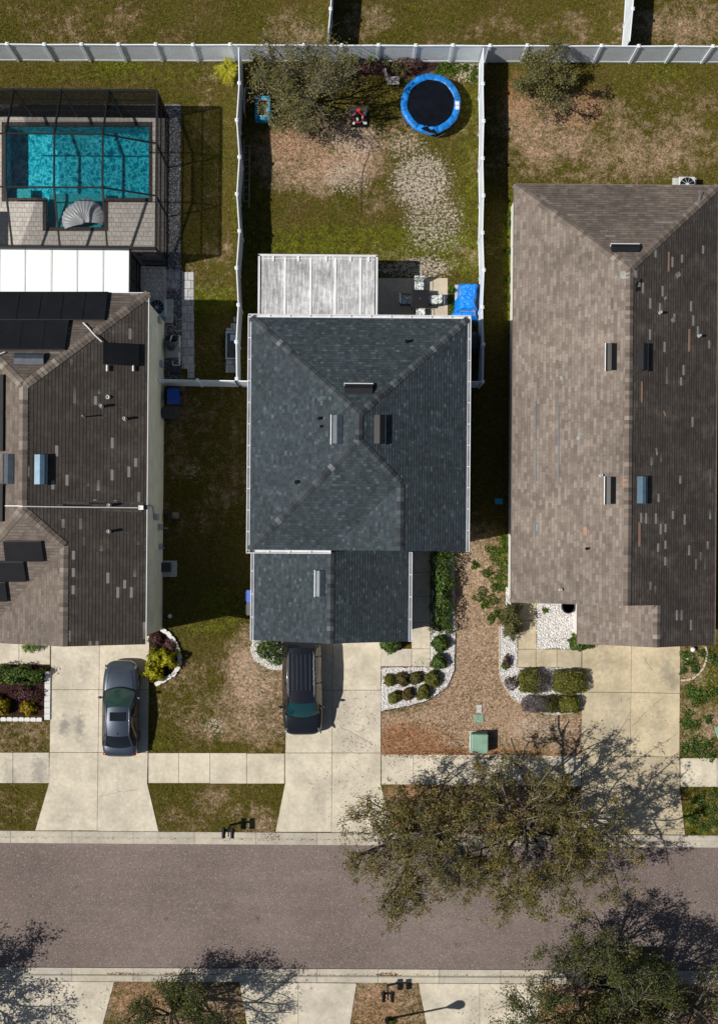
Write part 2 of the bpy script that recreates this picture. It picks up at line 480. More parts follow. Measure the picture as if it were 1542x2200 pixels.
M = {}
M['lawn'] = lawn_material('lawn_grass')
M['concrete'] = concrete_material('concrete', stains=((138, 1562, .32, .55), (170, 1560, .36, .6), (84, 1655, .5, .4), (20, 1660, .5, .25), (180, 1440, .35, .18), (760, 1450, .3, .15), (690, 1720, .4, .14), (150, 1730, .5, .12), (260, 1700, .5, .10), (640, 1650, .5, .10)))
M['concrete_old'] = concrete_material('old_concrete', (0.60, 0.51, 0.355), 0.36, ((1300, 1430, .5, .25), (1430, 1440, .4, .35), (1445, 1460, .3, .3), (1310, 1570, .6, .2), (1410, 1560, .6, .18), (1130, 1360, .3, .25), (1170, 1425, .4, .2)))
M['kerb'] = concrete_material('kerb_concrete', (0.56, 0.51, 0.42), 0.30)
M['patio'] = concrete_material('patio_concrete', (0.60, 0.51, 0.39), 0.2)
M['asphalt'] = asphalt_material()
M['vinyl'] = plain('white_vinyl', (0.84, 0.90, 0.96), 0.45, 0, 0.4, 0.05, 1.5)
M['white'] = plain('white_aluminium', (0.80, 0.81, 0.82), 0.4, 0, 0.4, 0.05, 2.0)
M['white_roof'] = plain('white_pan_roof', (0.84, 0.88, 0.89), 0.45, 0, 0.3, 0.03, 0.8)
M['gutter'] = plain('white_gutter', (0.72, 0.73, 0.76), 0.4, 0.1, 0.4, 0.08, 2.0)
M['bronze'] = plain('dark_bronze_frame', (0.018, 0.017, 0.017), 0.45, 0.3, 0.4, 0.1)
M['screen'] = screen_material()
M['water'] = water_material()
M['plaster'] = plaster_material()
M['shelf'] = plain('pebble_plaster', (0.36, 0.56, 0.58), 0.6, 0, 0.3, 0.25, 7.0)
M['deck'] = paver_material('deck_pavers', (0.78, 0.73, 0.67), (0.67, 0.62, 0.57), 0.24, 0.24, 0.007, (0.34, 0.31, 0.28))
M['coping'] = paver_material('coping_bricks', (0.105, 0.085, 0.075), (0.070, 0.058, 0.052), 0.13, 0.5, 0.008, (0.03, 0.03, 0.03), 0.0)
M['paver'] = paver_material('grey_pavers', (0.52, 0.52, 0.52), (0.38, 0.38, 0.39), 0.34, 0.44, 0.012)
M['wall_cream'] = plain('cream_stucco', (0.86, 0.84, 0.64), 0.85, 0, 0.2, 0.08, 1.2, 0.01, 30)
M['wall_white'] = plain('white_stucco', (0.82, 0.80, 0.76), 0.85, 0, 0.2, 0.05, 1.2, 0.01, 30)
M['wall_grey'] = plain('grey_stucco', (0.50, 0.52, 0.54), 0.85, 0, 0.2, 0.06, 1.2, 0.01, 30)
M['trim'] = plain('white_trim', (0.78, 0.78, 0.78), 0.5, 0, 0.4, 0.04)
M['glass'] = glass_dark('window_glass')
slate = [(0.15, (0.032, 0.043, 0.051)), (0.5, (0.045, 0.059, 0.069)), (0.78, (0.056, 0.073, 0.085)), (0.97, (0.095, 0.120, 0.134))]
M['slate'] = shingle_material('slate_grey_shingles', slate, 0.24, 0.145, weather=0.14, line=0.30, bump=0.008)
M['slate_cap'] = cap_material('slate_ridge_caps', [(0, (0.030, 0.036, 0.041)), (0.6, (0.062, 0.072, 0.078)), (0.85, (0.085, 0.100, 0.110)), (1, (0.15, 0.17, 0.18))])
brown = [(0.15, (0.165, 0.132, 0.110)), (0.5, (0.215, 0.176, 0.150)), (0.85, (0.275, 0.230, 0.198))]
M['brown'] = shingle_material('weathered_brown_shingles', brown, 0.42, 0.16, (0.30, 0.285, 0.26), 0.5, 0.955, weather=0.24, line=0.45, bump=0.011, algae_shade=0.74)
umber = [(0.15, (0.130, 0.105, 0.088)), (0.5, (0.165, 0.136, 0.115)), (0.85, (0.20, 0.168, 0.143))]
M['umber'] = shingle_material('dark_umber_shingles', umber, 0.42, 0.16, (0.30, 0.275, 0.245), 0.5, 0.945, weather=0.2, line=0.5, bump=0.012, algae_shade=0.70)
M['brown_cap'] = cap_material('brown_ridge_caps', [(0, (0.11, 0.09, 0.075)), (0.6, (0.19, 0.155, 0.13)), (1, (0.29, 0.25, 0.21))])
M['brown_trim'] = plain('brown_trim', (0.20, 0.165, 0.14), 0.7, 0, 0.3, 0.1)
M['vent'] = plain('vent_metal', (0.060, 0.075, 0.095), 0.4, 0.2, 0.4, 0.12, 4.0)
M['vent_blue'] = plain('blue_grey_vent_metal', (0.10, 0.175, 0.245), 0.4, 0.2, 0.4, 0.12, 4.0)
M['washed'] = plain('washed_clean_shingle', (0.115, 0.098, 0.084), 0.88, 0, 0.2, 0.3, 9.0)
M['vent_black'] = plain('black_vent_metal', (0.012, 0.012, 0.014), 0.45, 0.1, 0.4, 0.1)
M['black'] = plain('black_metal', (0.012, 0.012, 0.013), 0.35, 0.2, 0.5, 0.1)
M['black_gloss'] = plain('glossy_black_metal', (0.010, 0.010, 0.011), 0.15, 0.3, 0.6, 0.05)
M['rubber'] = plain('black_rubber', (0.014, 0.014, 0.014), 0.8, 0, 0.2, 0.1)
M['solar'] = plain('black_solar_mat', (0.010, 0.010, 0.012), 0.5, 0, 0.35, 0.2, 1.0)
M['pvc'] = plain('white_pvc', (0.75, 0.75, 0.74), 0.35, 0, 0.5, 0.04)
M['bin_blue'] = plain('blue_plastic', (0.012, 0.075, 0.42), 0.45, 0, 0.4, 0.1)
M['bin_grey'] = plain('grey_plastic', (0.045, 0.048, 0.052), 0.5, 0, 0.4, 0.1)
M['tarp'] = plain('blue_tarp', (0.005, 0.25, 0.86), 0.40, 0, 0.4, 0.10, 4.0, 0.02, 9.0)
M['pad_blue'] = plain('blue_trampoline_pad', (0.010, 0.235, 0.74), 0.42, 0, 0.4, 0.30, 5.0, 0.02, 8.0)
M['mat_black'] = plain('trampoline_mat', (0.004, 0.006, 0.012), 0.8, 0, 0.1, 0.3, 2.0)
M['wood'] = plain('weathered_wood', (0.30, 0.24, 0.16), 0.8, 0, 0.2, 0.25, 6.0)
M['wood_grey'] = plain('grey_weathered_wood', (0.34, 0.32, 0.30), 0.8, 0, 0.2, 0.25, 6.0)
M['ac'] = plain('pale_blue_grey_steel', (0.38, 0.46, 0.52), 0.45, 0.2, 0.4, 0.06)
M['ac_white'] = plain('pale_grey_steel', (0.66, 0.68, 0.68), 0.45, 0.1, 0.4, 0.06)
M['green_box'] = plain('pale_green_steel', (0.22, 0.36, 0.27), 0.55, 0, 0.35, 0.10, 3.0)
M['grey_lid'] = plain('pale_grey_lid', (0.52, 0.53, 0.50), 0.8, 0, 0.2, 0.15, 5.0)
M['red'] = plain('red_plastic', (0.72, 0.03, 0.02), 0.4, 0, 0.4, 0.05)
M['teal'] = plain('turquoise_plastic', (0.01, 0.33, 0.55), 0.4, 0, 0.4, 0.12, 4.0)
M['clear_grey'] = plain('frosted_board', (0.18, 0.20, 0.19), 0.3, 0, 0.5, 0.2, 4.0)
M['roof_pipe'] = plain('weathered_white_pipe', (0.55, 0.55, 0.55), 0.5, 0, 0.3, 0.2, 6.0)
M['block'] = plain('white_concrete_block', (0.74, 0.73, 0.71), 0.85, 0, 0.2, 0.10, 5.0, 0.01, 25, rvar=0.15)
M['block_tan'] = plain('tan_concrete_edging', (0.55, 0.46, 0.34), 0.85, 0, 0.2, 0.14, 5.0, 0.01, 25, rvar=0.2)
M['soil'] = plain('dark_mulch_soil', (0.045, 0.024, 0.022), 0.9, 0, 0.1, 0.3, 8.0)
M['mulch'] = plain('maroon_mulch_chip', (0.105, 0.044, 0.042), 0.85, 0, 0.15, 0.2, 5.0, rvar=0.6)
M['gravel_bed'] = plain('gravel_base', (0.66, 0.64, 0.62), 0.9, 0, 0.1, 0.35, 14.0, 0.03, 20)
M['gravel'] = plain('white_gravel_stone', (0.90, 0.87, 0.85), 0.75, 0, 0.3, 0.05, 5.0, rvar=0.2)
M['rock_bed'] = plain('grey_gravel_base', (0.16, 0.16, 0.17), 0.9, 0, 0.1, 0.35, 12.0, 0.03, 20)
M['rock'] = plain('mixed_grey_stone', (0.46, 0.45, 0.46), 0.75, 0, 0.3, 0.1, 5.0, rvar=0.9)
M['leaf_brown'] = plain('dry_leaf', (0.26, 0.115, 0.045), 0.8, 0, 0.1, 0.2, 5.0, rvar=0.6)
M['leaf_dark'] = plain('dark_dry_leaf', (0.075, 0.045, 0.03), 0.8, 0, 0.1, 0.2, 5.0, rvar=0.6)
M['bark'] = plain('grey_bark', (0.135, 0.115, 0.095), 0.9, 0, 0.15, 0.3, 5.0, 0.02, 25, rvar=0.3)
M['bark_pale'] = plain('pale_twig_bark', (0.30, 0.27, 0.22), 0.9, 0, 0.15, 0.3, 5.0, rvar=0.4)
M['stem'] = plain('brown_stem', (0.10, 0.07, 0.045), 0.9, 0, 0.1, 0.2)
M['stone_patch'] = plain('exposed_orange_underlay', (0.36, 0.22, 0.15), 0.85, 0, 0.2, 0.1)
M['felt_patch'] = plain('grey_repair_patch', (0.30, 0.29, 0.27), 0.85, 0, 0.2, 0.2, 5.0)
M['clear_float'] = plain('silver_vinyl_float', (0.60, 0.63, 0.66), 0.38, 0.0, 0.6, 0.06, 3.0)
M['lens'] = plain('clear_headlight_lens', (0.14, 0.15, 0.17), 0.12, 0.2, 0.7, 0.1)
M['tail'] = plain('red_tail_lens', (0.30, 0.010, 0.010), 0.15, 0, 0.6, 0.05)
M['rim'] = plain('alloy_wheel', (0.45, 0.46, 0.47), 0.3, 0.8, 0.5, 0.1)
M['chrome'] = plain('polished_rail', (0.62, 0.63, 0.65), 0.18, 0.9, 0.5, 0.05)
M['sedan_paint'] = paint('grey_blue_car_paint', (0.044, 0.060, 0.090), 0.35, 0.35)
M['suv_paint'] = paint('black_car_paint', (0.012, 0.014, 0.019), 0.3, 0.22)
M['tint'] = glass_dark('tinted_car_glass', (0.008, 0.010, 0.011))
M['screen_teal'] = glass_dark('teal_reflection_windscreen', (0.006, 0.036, 0.044))  # teal reflection put into the glass colour
M['screen_green'] = glass_dark('green_tinted_windscreen', (0.022, 0.050, 0.045))
def cushion_material():
    t = NT('floral_cushion'); p = t.n('TexCoord').outputs['Object']
    v = t.noise(p, 9.0, 3, 0.6)
    c = t.ramp(v, [(0.46, (0.80, 0.82, 0.80)), (0.49, (0.02, 0.03, 0.03)), (0.54, (0.03, 0.12, 0.14)), (0.57, (0.80, 0.82, 0.80))])
    return t.done(t.principled(c, 0.8, 0, 0.2))
M['cushion'] = cushion_material()
def streaked_roof():
    t = NT('weathered_white_pan'); p = t.pos()
    s1 = t.noise(t.scale3(p, (9.0, 0.8, 1)), 1.0, 5, 0.7); s2 = t.noise(p, 3.5, 5, 0.7); s3 = t.noise(p, 0.5, 2)
    f = t.math('ADD', t.math('MULTIPLY', s1, 0.55), t.math('ADD', t.math('MULTIPLY', s2, 0.35), t.math('MULTIPLY', s3, 0.3)))
    c = t.ramp(f, [(0.46, (0.20, 0.20, 0.205)), (0.58, (0.40, 0.40, 0.405)), (0.74, (0.78, 0.79, 0.80))])
    return t.done(t.principled(c, 0.55, 0, 0.3))
M['pan_roof'] = streaked_roof()
oak = [(0.0, (0.060, 0.062, 0.014)), (0.40, (0.135, 0.125, 0.028)), (0.72, (0.225, 0.180, 0.046)), (1.0, (0.42, 0.27, 0.085))]
M['oak_leaf'] = leaf_material('live_oak_leaf', oak, 0.3)
M['oak_leaf_green'] = leaf_material('green_oak_leaf', [(0, (0.028, 0.042, 0.008)), (0.5, (0.075, 0.092, 0.019)), (1, (0.185, 0.175, 0.045))], 0.3)
M['oak_leaf_grey'] = leaf_material('grey_green_oak_leaf', [(0, (0.065, 0.080, 0.022)), (0.5, (0.175, 0.175, 0.055)), (0.8, (0.29, 0.24, 0.090)), (1, (0.46, 0.38, 0.20))], 0.3)
M['shrub_leaf'] = leaf_material('glossy_green_leaf', [(0, (0.020, 0.050, 0.006)), (0.6, (0.070, 0.135, 0.014)), (1, (0.17, 0.24, 0.030))], 0.3, 0.5)
M['olive_leaf'] = leaf_material('olive_clipped_leaf', [(0, (0.055, 0.068, 0.010)), (0.6, (0.165, 0.170, 0.024)), (1, (0.28, 0.25, 0.055))], 0.3)
M['rust_leaf'] = leaf_material('rusty_clipped_leaf', [(0, (0.050, 0.040, 0.014)), (0.5, (0.14, 0.11, 0.032)), (1, (0.24, 0.15, 0.055))], 0.3)
M['half_dead'] = leaf_material('half_bare_leaf', [(0, (0.050, 0.055, 0.016)), (0.6, (0.12, 0.12, 0.03)), (1, (0.19, 0.17, 0.05))], 0.3)
M['dead_twig'] = leaf_material('bare_twig', [(0, (0.055, 0.045, 0.042)), (0.6, (0.13, 0.105, 0.10)), (1, (0.24, 0.20, 0.19))], 0.1)
M['yellow_leaf'] = leaf_material('yellow_green_leaf', [(0, (0.13, 0.15, 0.006)), (0.5, (0.36, 0.36, 0.010)), (1, (0.60, 0.52, 0.02))], 0.4, 0.4)
M['gold_leaf'] = leaf_material('golden_leaf', [(0, (0.17, 0.13, 0.005)), (0.5, (0.38, 0.29, 0.010)), (1, (0.58, 0.44, 0.03))], 0.4, 0.4)
M['maroon_leaf'] = leaf_material('maroon_leaf', [(0, (0.035, 0.016, 0.014)), (0.6, (0.11, 0.045, 0.045)), (1, (0.20, 0.10, 0.09))], 0.25)
M['weed_leaf'] = leaf_material('bright_weed_leaf', [(0, (0.030, 0.060, 0.006)), (0.6, (0.085, 0.15, 0.012)), (1, (0.19, 0.27, 0.025))], 0.35, 0.3)
M['yucca_leaf'] = leaf_material('yucca_blade', [(0, (0.05, 0.075, 0.02)), (0.6, (0.15, 0.19, 0.06)), (1, (0.30, 0.32, 0.12))], 0.3, 0.4)
# ------------------------------------------------------------------ ground, road, kerbs, pavements
def ky(x): return 1785.5 + 0.0068 * x          # lawn edge of the north kerb (survey px)
def ry(x): return 1811.5 + 0.0066 * x          # asphalt edge, north
def rs(x): return 2079.5 + 0.0050 * x          # asphalt edge, south
def ks(x): return 2108.5 + 0.0048 * x          # lawn edge of the south kerb

MASK = []                                        # ground polygons (px) where no grass grows
def in_poly(px, py, poly):
    ins = np.zeros(px.shape, bool)
    n = len(poly); j = n - 1
    for i in range(n):
        xi, yi = poly[i]; xj, yj = poly[j]
        if yi != yj:
            c = ((yi > py) != (yj > py)) & (px < (xj - xi) * (py - yi) / (yj - yi) + xi)
            ins ^= c
        j = i
    return ins
def rect(x0, y0, x1, y1): return [(x0, y0), (x1, y0), (x1, y1), (x0, y1)]

# tone of the turf: patches of dry grass, bare sand, leaf litter and lush grass
DRY = [(690, 330, 130, 80, .9), (640, 290, 70, 60, .6), (760, 400, 80, 60, .45), (840, 300, 60, 40, .5), (1300, 300, 260, 100, .52), (1180, 270, 100, 80, .75), (1440, 250, 120, 60, .4),
       (1010, 1440, 100, 230, 1.05), (1100, 1590, 190, 70, .95), (920, 1580, 130, 60, 1.1), (1060, 1530, 90, 60, 1.0), (565, 1470, 80, 120, .78),
       (470, 1540, 90, 60, .6), (410, 1500, 90, 70, .45), (640, 60, 80, 40, .45), (1480, 45, 110, 60, .5), (790, 45, 60, 40, .45),
       (460, 1740, 160, 50, .32), (540, 1760, 60, 40, .5), (1030, 1740, 240, 60, .95), (370, 2160, 160, 70, .8), (830, 2160, 90, 70, .75), (1320, 2160, 320, 80, .9),
       (1500, 1500, 70, 140, .50), (1500, 1740, 60, 60, .35), (450, 300, 40, 160, .30), (450, 560, 60, 80, .30), (120, 60, 300, 60, .28), (50, 1580, 90, 40, .45),
       (1000, 1250, 80, 120, .8), (440, 950, 120, 200, .35), (900, 550, 160, 30, .35), (1030, 90, 200, 60, .25), (1250, 60, 120, 60, .3), (30, 1740, 80, 40, .3)]
SAND = [(905, 390, 62, 60, .72), (930, 470, 60, 60, .60), (870, 310, 45, 30, .50), (745, 380, 45, 35, .55), (765, 300, 55, 35, .55), (935, 520, 60, 25, .5), (905, 575, 60, 22, .70),
        (850, 577, 60, 14, .65), (1005, 150, 36, 25, .62), (880, 150, 30, 12, .4), (700, 150, 120, 22, .4), (1000, 1380, 50, 40, .30), (1000, 1200, 40, 40, .45), (460, 1560, 24, 16, .55),
        (545, 1450, 40, 60, .35), (410, 1010, 20, 14, .5), (1160, 1565, 60, 30, .5), (1490, 1590, 60, 30, .35), (1500, 1440, 40, 40, .3)]
LIT = [(870, 1595, 80, 40, .70), (1000, 1622, 220, 16, .75), (620, 300, 60, 40, .45), (700, 340, 90, 40, .35), (1240, 230, 60, 50, .5), (1130, 210, 60, 60, .5), (1000, 1760, 220, 40, .6),
       (900, 1720, 90, 40, .6), (300, 2150, 60, 50, .5), (800, 2180, 70, 60, .45), (1240, 2190, 200, 60, .6), (590, 1600, 40, 16, .4), (1150, 310, 50, 60, .3)]
LUSH = [(800, 520, 260, 40, .62), (1012, 400, 40, 260, .5), (990, 540, 60, 40, .7), (450, 640, 60, 30, .7), (260, 140, 60, 8, .9), (980, 145, 40, 14, 1.0), (1095, 560, 14, 140, 1.0), (540, 500, 40, 200, .5), (300, 160, 220, 20, .45),
        (480, 1300, 60, 40, .6), (450, 1340, 60, 30, .5), (345, 1600, 60, 20, .4), (580, 1600, 40, 18, .5), (1420, 160, 60, 20, .5), (1500, 1760, 40, 40, .6), (1505, 1500, 40, 120, .5), (1080, 1200, 20, 60, .6), (860, 40, 120, 50, .3), (60, 1760, 60, 20, .3), (130, 90, 300, 30, .25)]
def tone(px, py):
    out = np.zeros(px.shape + (4,), np.float32)
    for ch, L in enumerate((DRY, SAND, LIT, LUSH)):
        for cx, cy, rx, ry_, a in L:
            d = ((px - cx) / rx) ** 2 + ((py - cy) / ry_) ** 2
            out[..., ch] = np.maximum(out[..., ch], a * np.clip(1.35 - 0.65 * d, 0, 1))
    return out

POOL = [(12, 270), (320, 270), (320, 425), (225, 425), (225, 488), (100, 488), (100, 425), (12, 425)]
def lawn_sheet(name, edge, far_py, sgn):
    xs = np.concatenate([[-20000, -4000], np.arange(-500, 2051, 12.0), [4500, 20000]])
    base = edge(xs)
    ys = np.concatenate([np.arange(0, far_py, 12.0), [far_py + 3000, far_py + 20000]])
    PX = np.repeat(xs[None, :], len(ys), 0); PY = base[None, :] + sgn * ys[:, None]
    X, Y = PV(PX, PY)
    # a little unevenness of the turf
    Z = 0.012 * np.sin(X * 1.3 + 0.7 * Y) * np.sin(Y * 0.9) - 0.012
    V = np.stack([X, Y, Z], -1).reshape(-1, 3)
    n = len(xs); F = []
    for i in range(len(ys) - 1):
        r0 = i * n + np.arange(n - 1)
        q = np.stack([r0, r0 + 1, r0 + n + 1, r0 + n], -1)
        F.append(q if sgn > 0 and False else q)
    F = np.concatenate(F)
    cx = PX.reshape(-1)[F].mean(1); cy = PY.reshape(-1)[F].mean(1)
    if name == 'lawn' and sgn < 0:
        hole = (cx > 2) & (cx < 331) & (cy > 258) & (cy < 437) | (cx > 88) & (cx < 237) & (cy > 258) & (cy < 500)
        F = F[~hole]
    a = V[F[0, 1]] - V[F[0, 0]]; b = V[F[0, 3]] - V[F[0, 0]]
    if a[0] * b[1] - a[1] * b[0] < 0: F = F[:, ::-1]
    o = np_mesh(name, V, F, M['lawn'], {'rnd': np.full(len(V), 0.12)}, {'tone': tone(PX, PY).reshape(-1, 4)})
    o['kind'] = 'structure'
lawn_sheet('lawn', ky, 2060, -1)
lawn_sheet('lawn', ks, 400, 1)

mb = MB()
mb.grid([[P(x, ky(x) + 3, -0.115) for x in (-20000, -500, 2000, 20000)], [P(x, ks(x) - 3, -0.115) for x in (-20000, -500, 2000, 20000)]][::-1])
struct('road', mb, M['asphalt'])

def kerb(edge, road, name):
    mb = MB()
    xs = [-20000] + list(np.arange(-240, 1800, 131.5)) + [20000]
    prof = [(0.0, -0.12), (0.0, 0.022), (0.08, 0.024), (0.40, 0.006), (0.50, -0.055), (0.54, -0.088), (0.62, -0.082), (1.0, -0.062), (1.0, -0.12)]
    for x0, x1 in zip(xs[:-1], xs[1:]):
        r = []
        for t, z in prof:
            r.append([P(x, edge(x) + (road(x) - edge(x)) * t, z) for x in (x0 + 0.35, x1 - 0.35)])
        mb.grid(r if edge is ks else r[::-1])
    return struct(name, mb, M['kerb'])
kerb(ky, ry, 'kerb'); kerb(ks, rs, 'kerb')

def slabs(name, panels, mat, z=0.032, gap=0.014, mask=True, kind='structure', depth=0.12):
    mb = MB()
    for p in panels:
        if mask: MASK.append(p)
        w = [P(*q) for q in p]
        c = sum(w, Vector()) / len(w)
        w = [q + (c - q).normalized() * gap for q in w]
        mb.prism([(q.x, q.y) for q in w], -depth, z, random.random())
    o = mb.build(name, M[mat], bevel=0.006)
    o['kind'] = kind
    return o
def quad(a, b, c, d): return [a, b, c, d]
# left driveway
slabs('driveway', [quad((110, 1376), (214, 1376), (213, 1482), (109, 1482)), quad((214, 1376), (321, 1366), (320, 1482), (213, 1482)),
                   quad((109, 1482), (213, 1482), (211, 1617), (107, 1617)), quad((213, 1482), (320, 1482), (318, 1617), (211, 1617)),
                   [(107, 1617), (211, 1617), (209, 1785), (76, 1785), (105, 1684)], [(211, 1617), (318, 1617), (317, 1684), (341, 1787), (209, 1786)]], 'concrete')
slabs('driveway', [quad((616, 1368), (715, 1368), (714, 1483), (615, 1483)), quad((715, 1368), (819, 1368), (818, 1483), (714, 1483)),
                   quad((615, 1483), (714, 1483), (713, 1618), (613, 1618)), quad((714, 1483), (818, 1483), (818, 1618), (713, 1618)),
                   [(612, 1618), (713, 1618), (712, 1788), (592, 1788), (612, 1684)], [(713, 1618), (818, 1618), (818, 1686), (845, 1790), (712, 1789)]], 'concrete')
slabs('driveway', [quad((1250, 1366), (1356, 1366), (1355, 1488), (1250, 1487)), quad((1356, 1366), (1461, 1366), (1460, 1490), (1355, 1488)),
                   quad((1250, 1487), (1355, 1488), (1353, 1625), (1249, 1624)), quad((1355, 1488), (1460, 1490), (1459, 1627), (1353, 1625)),
                   [(1249, 1624), (1353, 1625), (1352, 1793), (1228, 1792), (1249, 1690)], [(1353, 1625), (1459, 1627), (1460, 1692), (1471, 1794), (1352, 1793)]], 'concrete_old')
slabs('sidewalk', [rect(-180, 1617, -110, 1683), rect(-110, 1617, -41, 1683), rect(-41, 1617, 28, 1683), rect(28, 1617, 106, 1683)], 'concrete')
slabs('sidewalk', [rect(319, 1618, 384, 1683), rect(384, 1618, 451, 1683), rect(451, 1618, 530, 1684), rect(530, 1619, 611, 1684)], 'concrete')
slabs('sidewalk', [rect(819, 1621, 888, 1686), rect(888, 1621, 957, 1686), rect(957, 1622, 1025, 1687), rect(1025, 1622, 1100, 1688), rect(1100, 1623, 1175, 1689), rect(1175, 1624, 1248, 1690)], 'concrete')
slabs('sidewalk', [rect(1461, 1629, 1540, 1691), rect(1540, 1630, 1620, 1692), rect(1620, 1630, 1700, 1693)], 'concrete')
slabs('front_path', [quad((818, 1394), (884, 1394), (884, 1432), (818, 1432)), quad((884, 1394), (924, 1394), (924, 1432), (884, 1432)),
                     rect(884, 1338, 924, 1394), rect(884, 1281, 924, 1338), rect(884, 1230, 924, 1281), rect(875, 1172, 924, 1230)], 'concrete')
slabs('front_path', [rect(1113, 1270, 1152, 1334), rect(1113, 1334, 1152, 1395), rect(1112, 1395, 1151, 1434), rect(1151, 1395, 1196, 1434), rect(1196, 1395, 1249, 1434)], 'concrete_old')
slabs('front_path', [rect(-30, 1366, 41, 1428), rect(41, 1366, 108, 1428)], 'concrete')
slabs('patio', [rect(566, 597, 962, 744)], 'patio')
slabs('patio', [rect(976, 611, 1030, 692)], 'grey_lid', 0.028)
# south side of the street
slabs('driveway', [quad((-120, 2109), (110, 2109), (112, 2300), (-100, 2300)), quad((110, 2109), (246, 2110), (219, 2210), (112, 2300))], 'concrete')
slabs('driveway', [quad((514, 2111), (640, 2112), (640, 2300), (532, 2210)), quad((640, 2112), (766, 2113), (751, 2210), (640, 2300))], 'concrete')
slabs('driveway', [quad((899, 2113), (1030, 2114), (1030, 2300), (917, 2210)), quad((1030, 2114), (1165, 2115), (1150, 2210), (1030, 2300))], 'concrete')

cr = MB()
def crack(x0, y0, x1, y1, n=14, amp=2.0):
    pts = [(x0 + (x1 - x0) * i / n + random.uniform(-amp, amp), y0 + (y1 - y0) * i / n + random.uniform(-amp, amp)) for i in range(n + 1)]
    for a, b in zip(pts[:-1], pts[1:]):
        A, B = P(*a), P(*b); d = (B - A).normalized(); s_ = Vector((-d.y, d.x, 0)) * random.uniform(.004, .008)
        cr.add([A - s_, B - s_, B + s_, A + s_], [(0, 1, 2, 3)])
    cr.v = [Vector((v.x, v.y, 0.0365)) for v in cr.v]
crack(212, 1712, 298, 1694); crack(1380, 1408, 1400, 1440, 8); crack(1356, 1560, 1420, 1500, 10); crack(730, 1560, 800, 1600, 10); crack(1120, 2135, 1045, 2170, 8)
struct('pavement_crack', cr, M['leaf_dark'])

# ------------------------------------------------------------------ beds with loose stones or chips
def scatter(name, base_v, base_f, pts, scale, mat, kind='stuff', tilt=1.0, zoff=0.0, flat=None):
    n = len(pts)
    a, b, c = RNG.random(n) * 2 * np.pi, (RNG.random(n) - .5) * 2 * tilt, (RNG.random(n) - .5) * 2 * tilt
    bv = np.asarray(base_v, float); B = len(bv)
    v = np.repeat(bv[None], n, 0) * (np.asarray(scale).reshape(n, -1)[:, None, :])
    if flat is not None: v[..., 2] *= flat
    x, y, z = v[..., 0], v[..., 1], v[..., 2]
    y, z = y * np.cos(b)[:, None] - z * np.sin(b)[:, None], y * np.sin(b)[:, None] + z * np.cos(b)[:, None]
    x, z = x * np.cos(c)[:, None] + z * np.sin(c)[:, None], -x * np.sin(c)[:, None] + z * np.cos(c)[:, None]
    x, y = x * np.cos(a)[:, None] - y * np.sin(a)[:, None], x * np.sin(a)[:, None] + y * np.cos(a)[:, None]
    V = np.stack([x + pts[:, :1], y + pts[:, 1:2], z + pts[:, 2:3] + zoff], -1).reshape(-1, 3)
    F = (np.asarray(base_f)[None] + (np.arange(n) * B)[:, None, None]).reshape(-1, len(base_f[0]))
    o = np_mesh(name, V, F, mat, {'rnd': np.repeat(RNG.random(n), B)})
    if kind: o['kind'] = kind
    return o
OCT_V = [(1, 0, 0), (0.1, 0.8, 0.15), (-0.9, 0.1, 0), (0, -0.9, -0.1), (0.1, 0, 0.7), (0, 0, -0.5)]
OCT_F = [(0, 1, 4), (1, 2, 4), (2, 3, 4), (3, 0, 4), (1, 0, 5), (2, 1, 5), (3, 2, 5), (0, 3, 5)]
CARD_V = [(-0.5, 0, 0), (0, -0.32, 0.06), (0.5, 0, 0), (0, 0.32, -0.04)]
CARD_F = [(0, 1, 2, 3)]
def fill(poly, dens):
    xs, ys = [p[0] for p in poly], [p[1] for p in poly]
    area = (max(xs) - min(xs)) * (max(ys) - min(ys)) / S / S
    n = int(area * dens)
    px = min(xs) + RNG.random(n) * (max(xs) - min(xs)); py = min(ys) + RNG.random(n) * (max(ys) - min(ys))
    k = in_poly(px, py, poly)
    x, y = PV(px[k], py[k])
    return np.stack([x, y, np.zeros(k.sum())], -1)
def wobble(poly, amp=2.0, step=12.0):
    out = []
    n = len(poly)
    for i in range(n):
        a, b = poly[i], poly[(i + 1) % n]
        L = math.hypot(b[0] - a[0], b[1] - a[1]); k = max(1, int(L / step))
        for j in range(k):
            t = j / k
            out.append((a[0] + (b[0] - a[0]) * t + random.uniform(-amp, amp), a[1] + (b[1] - a[1]) * t + random.uniform(-amp, amp)))
    return out
def bed(name, stones, poly, base, chip, dens, size, kind='gravel', wob=1.5, chipv=(OCT_V, OCT_F)):
    MASK.append(poly)
    mb = MB(); mb.prism([(p.x, p.y) for p in (P(*q) for q in wobble(poly, wob))], -0.05, 0.018)
    struct(name, mb, M[base])
    pts = fill(poly, dens); pts[:, 2] = 0.02 + RNG.random(len(pts)) * 0.018
    sc = size * (0.55 + RNG.random((len(pts), 1)) * 0.8) * (0.8 + 0.4 * RNG.random((len(pts), 3)))
    scatter(stones, chipv[0], chipv[1], pts, sc, M[chip])
BED_C = [(819, 1434), (925, 1434), (925, 1340), (930, 1186), (974, 1186), (978, 1360), (975, 1440), (960, 1476), (922, 1504), (872, 1518), (819, 1528)]
BED_C2 = [(545, 1366), (615, 1366), (612, 1440), (580, 1438), (548, 1420), (537, 1398)]
BED_R1 = rect(1153, 1280, 1240, 1394)
BED_R2 = [(1072, 1346), (1111, 1346), (1111, 1435), (1249, 1435), (1249, 1520), (1232, 1530), (1192, 1535), (1150, 1527), (1108, 1506), (1086, 1482), (1073, 1450)]
BED_R3 = rect(1086, 1262, 1110, 1346)
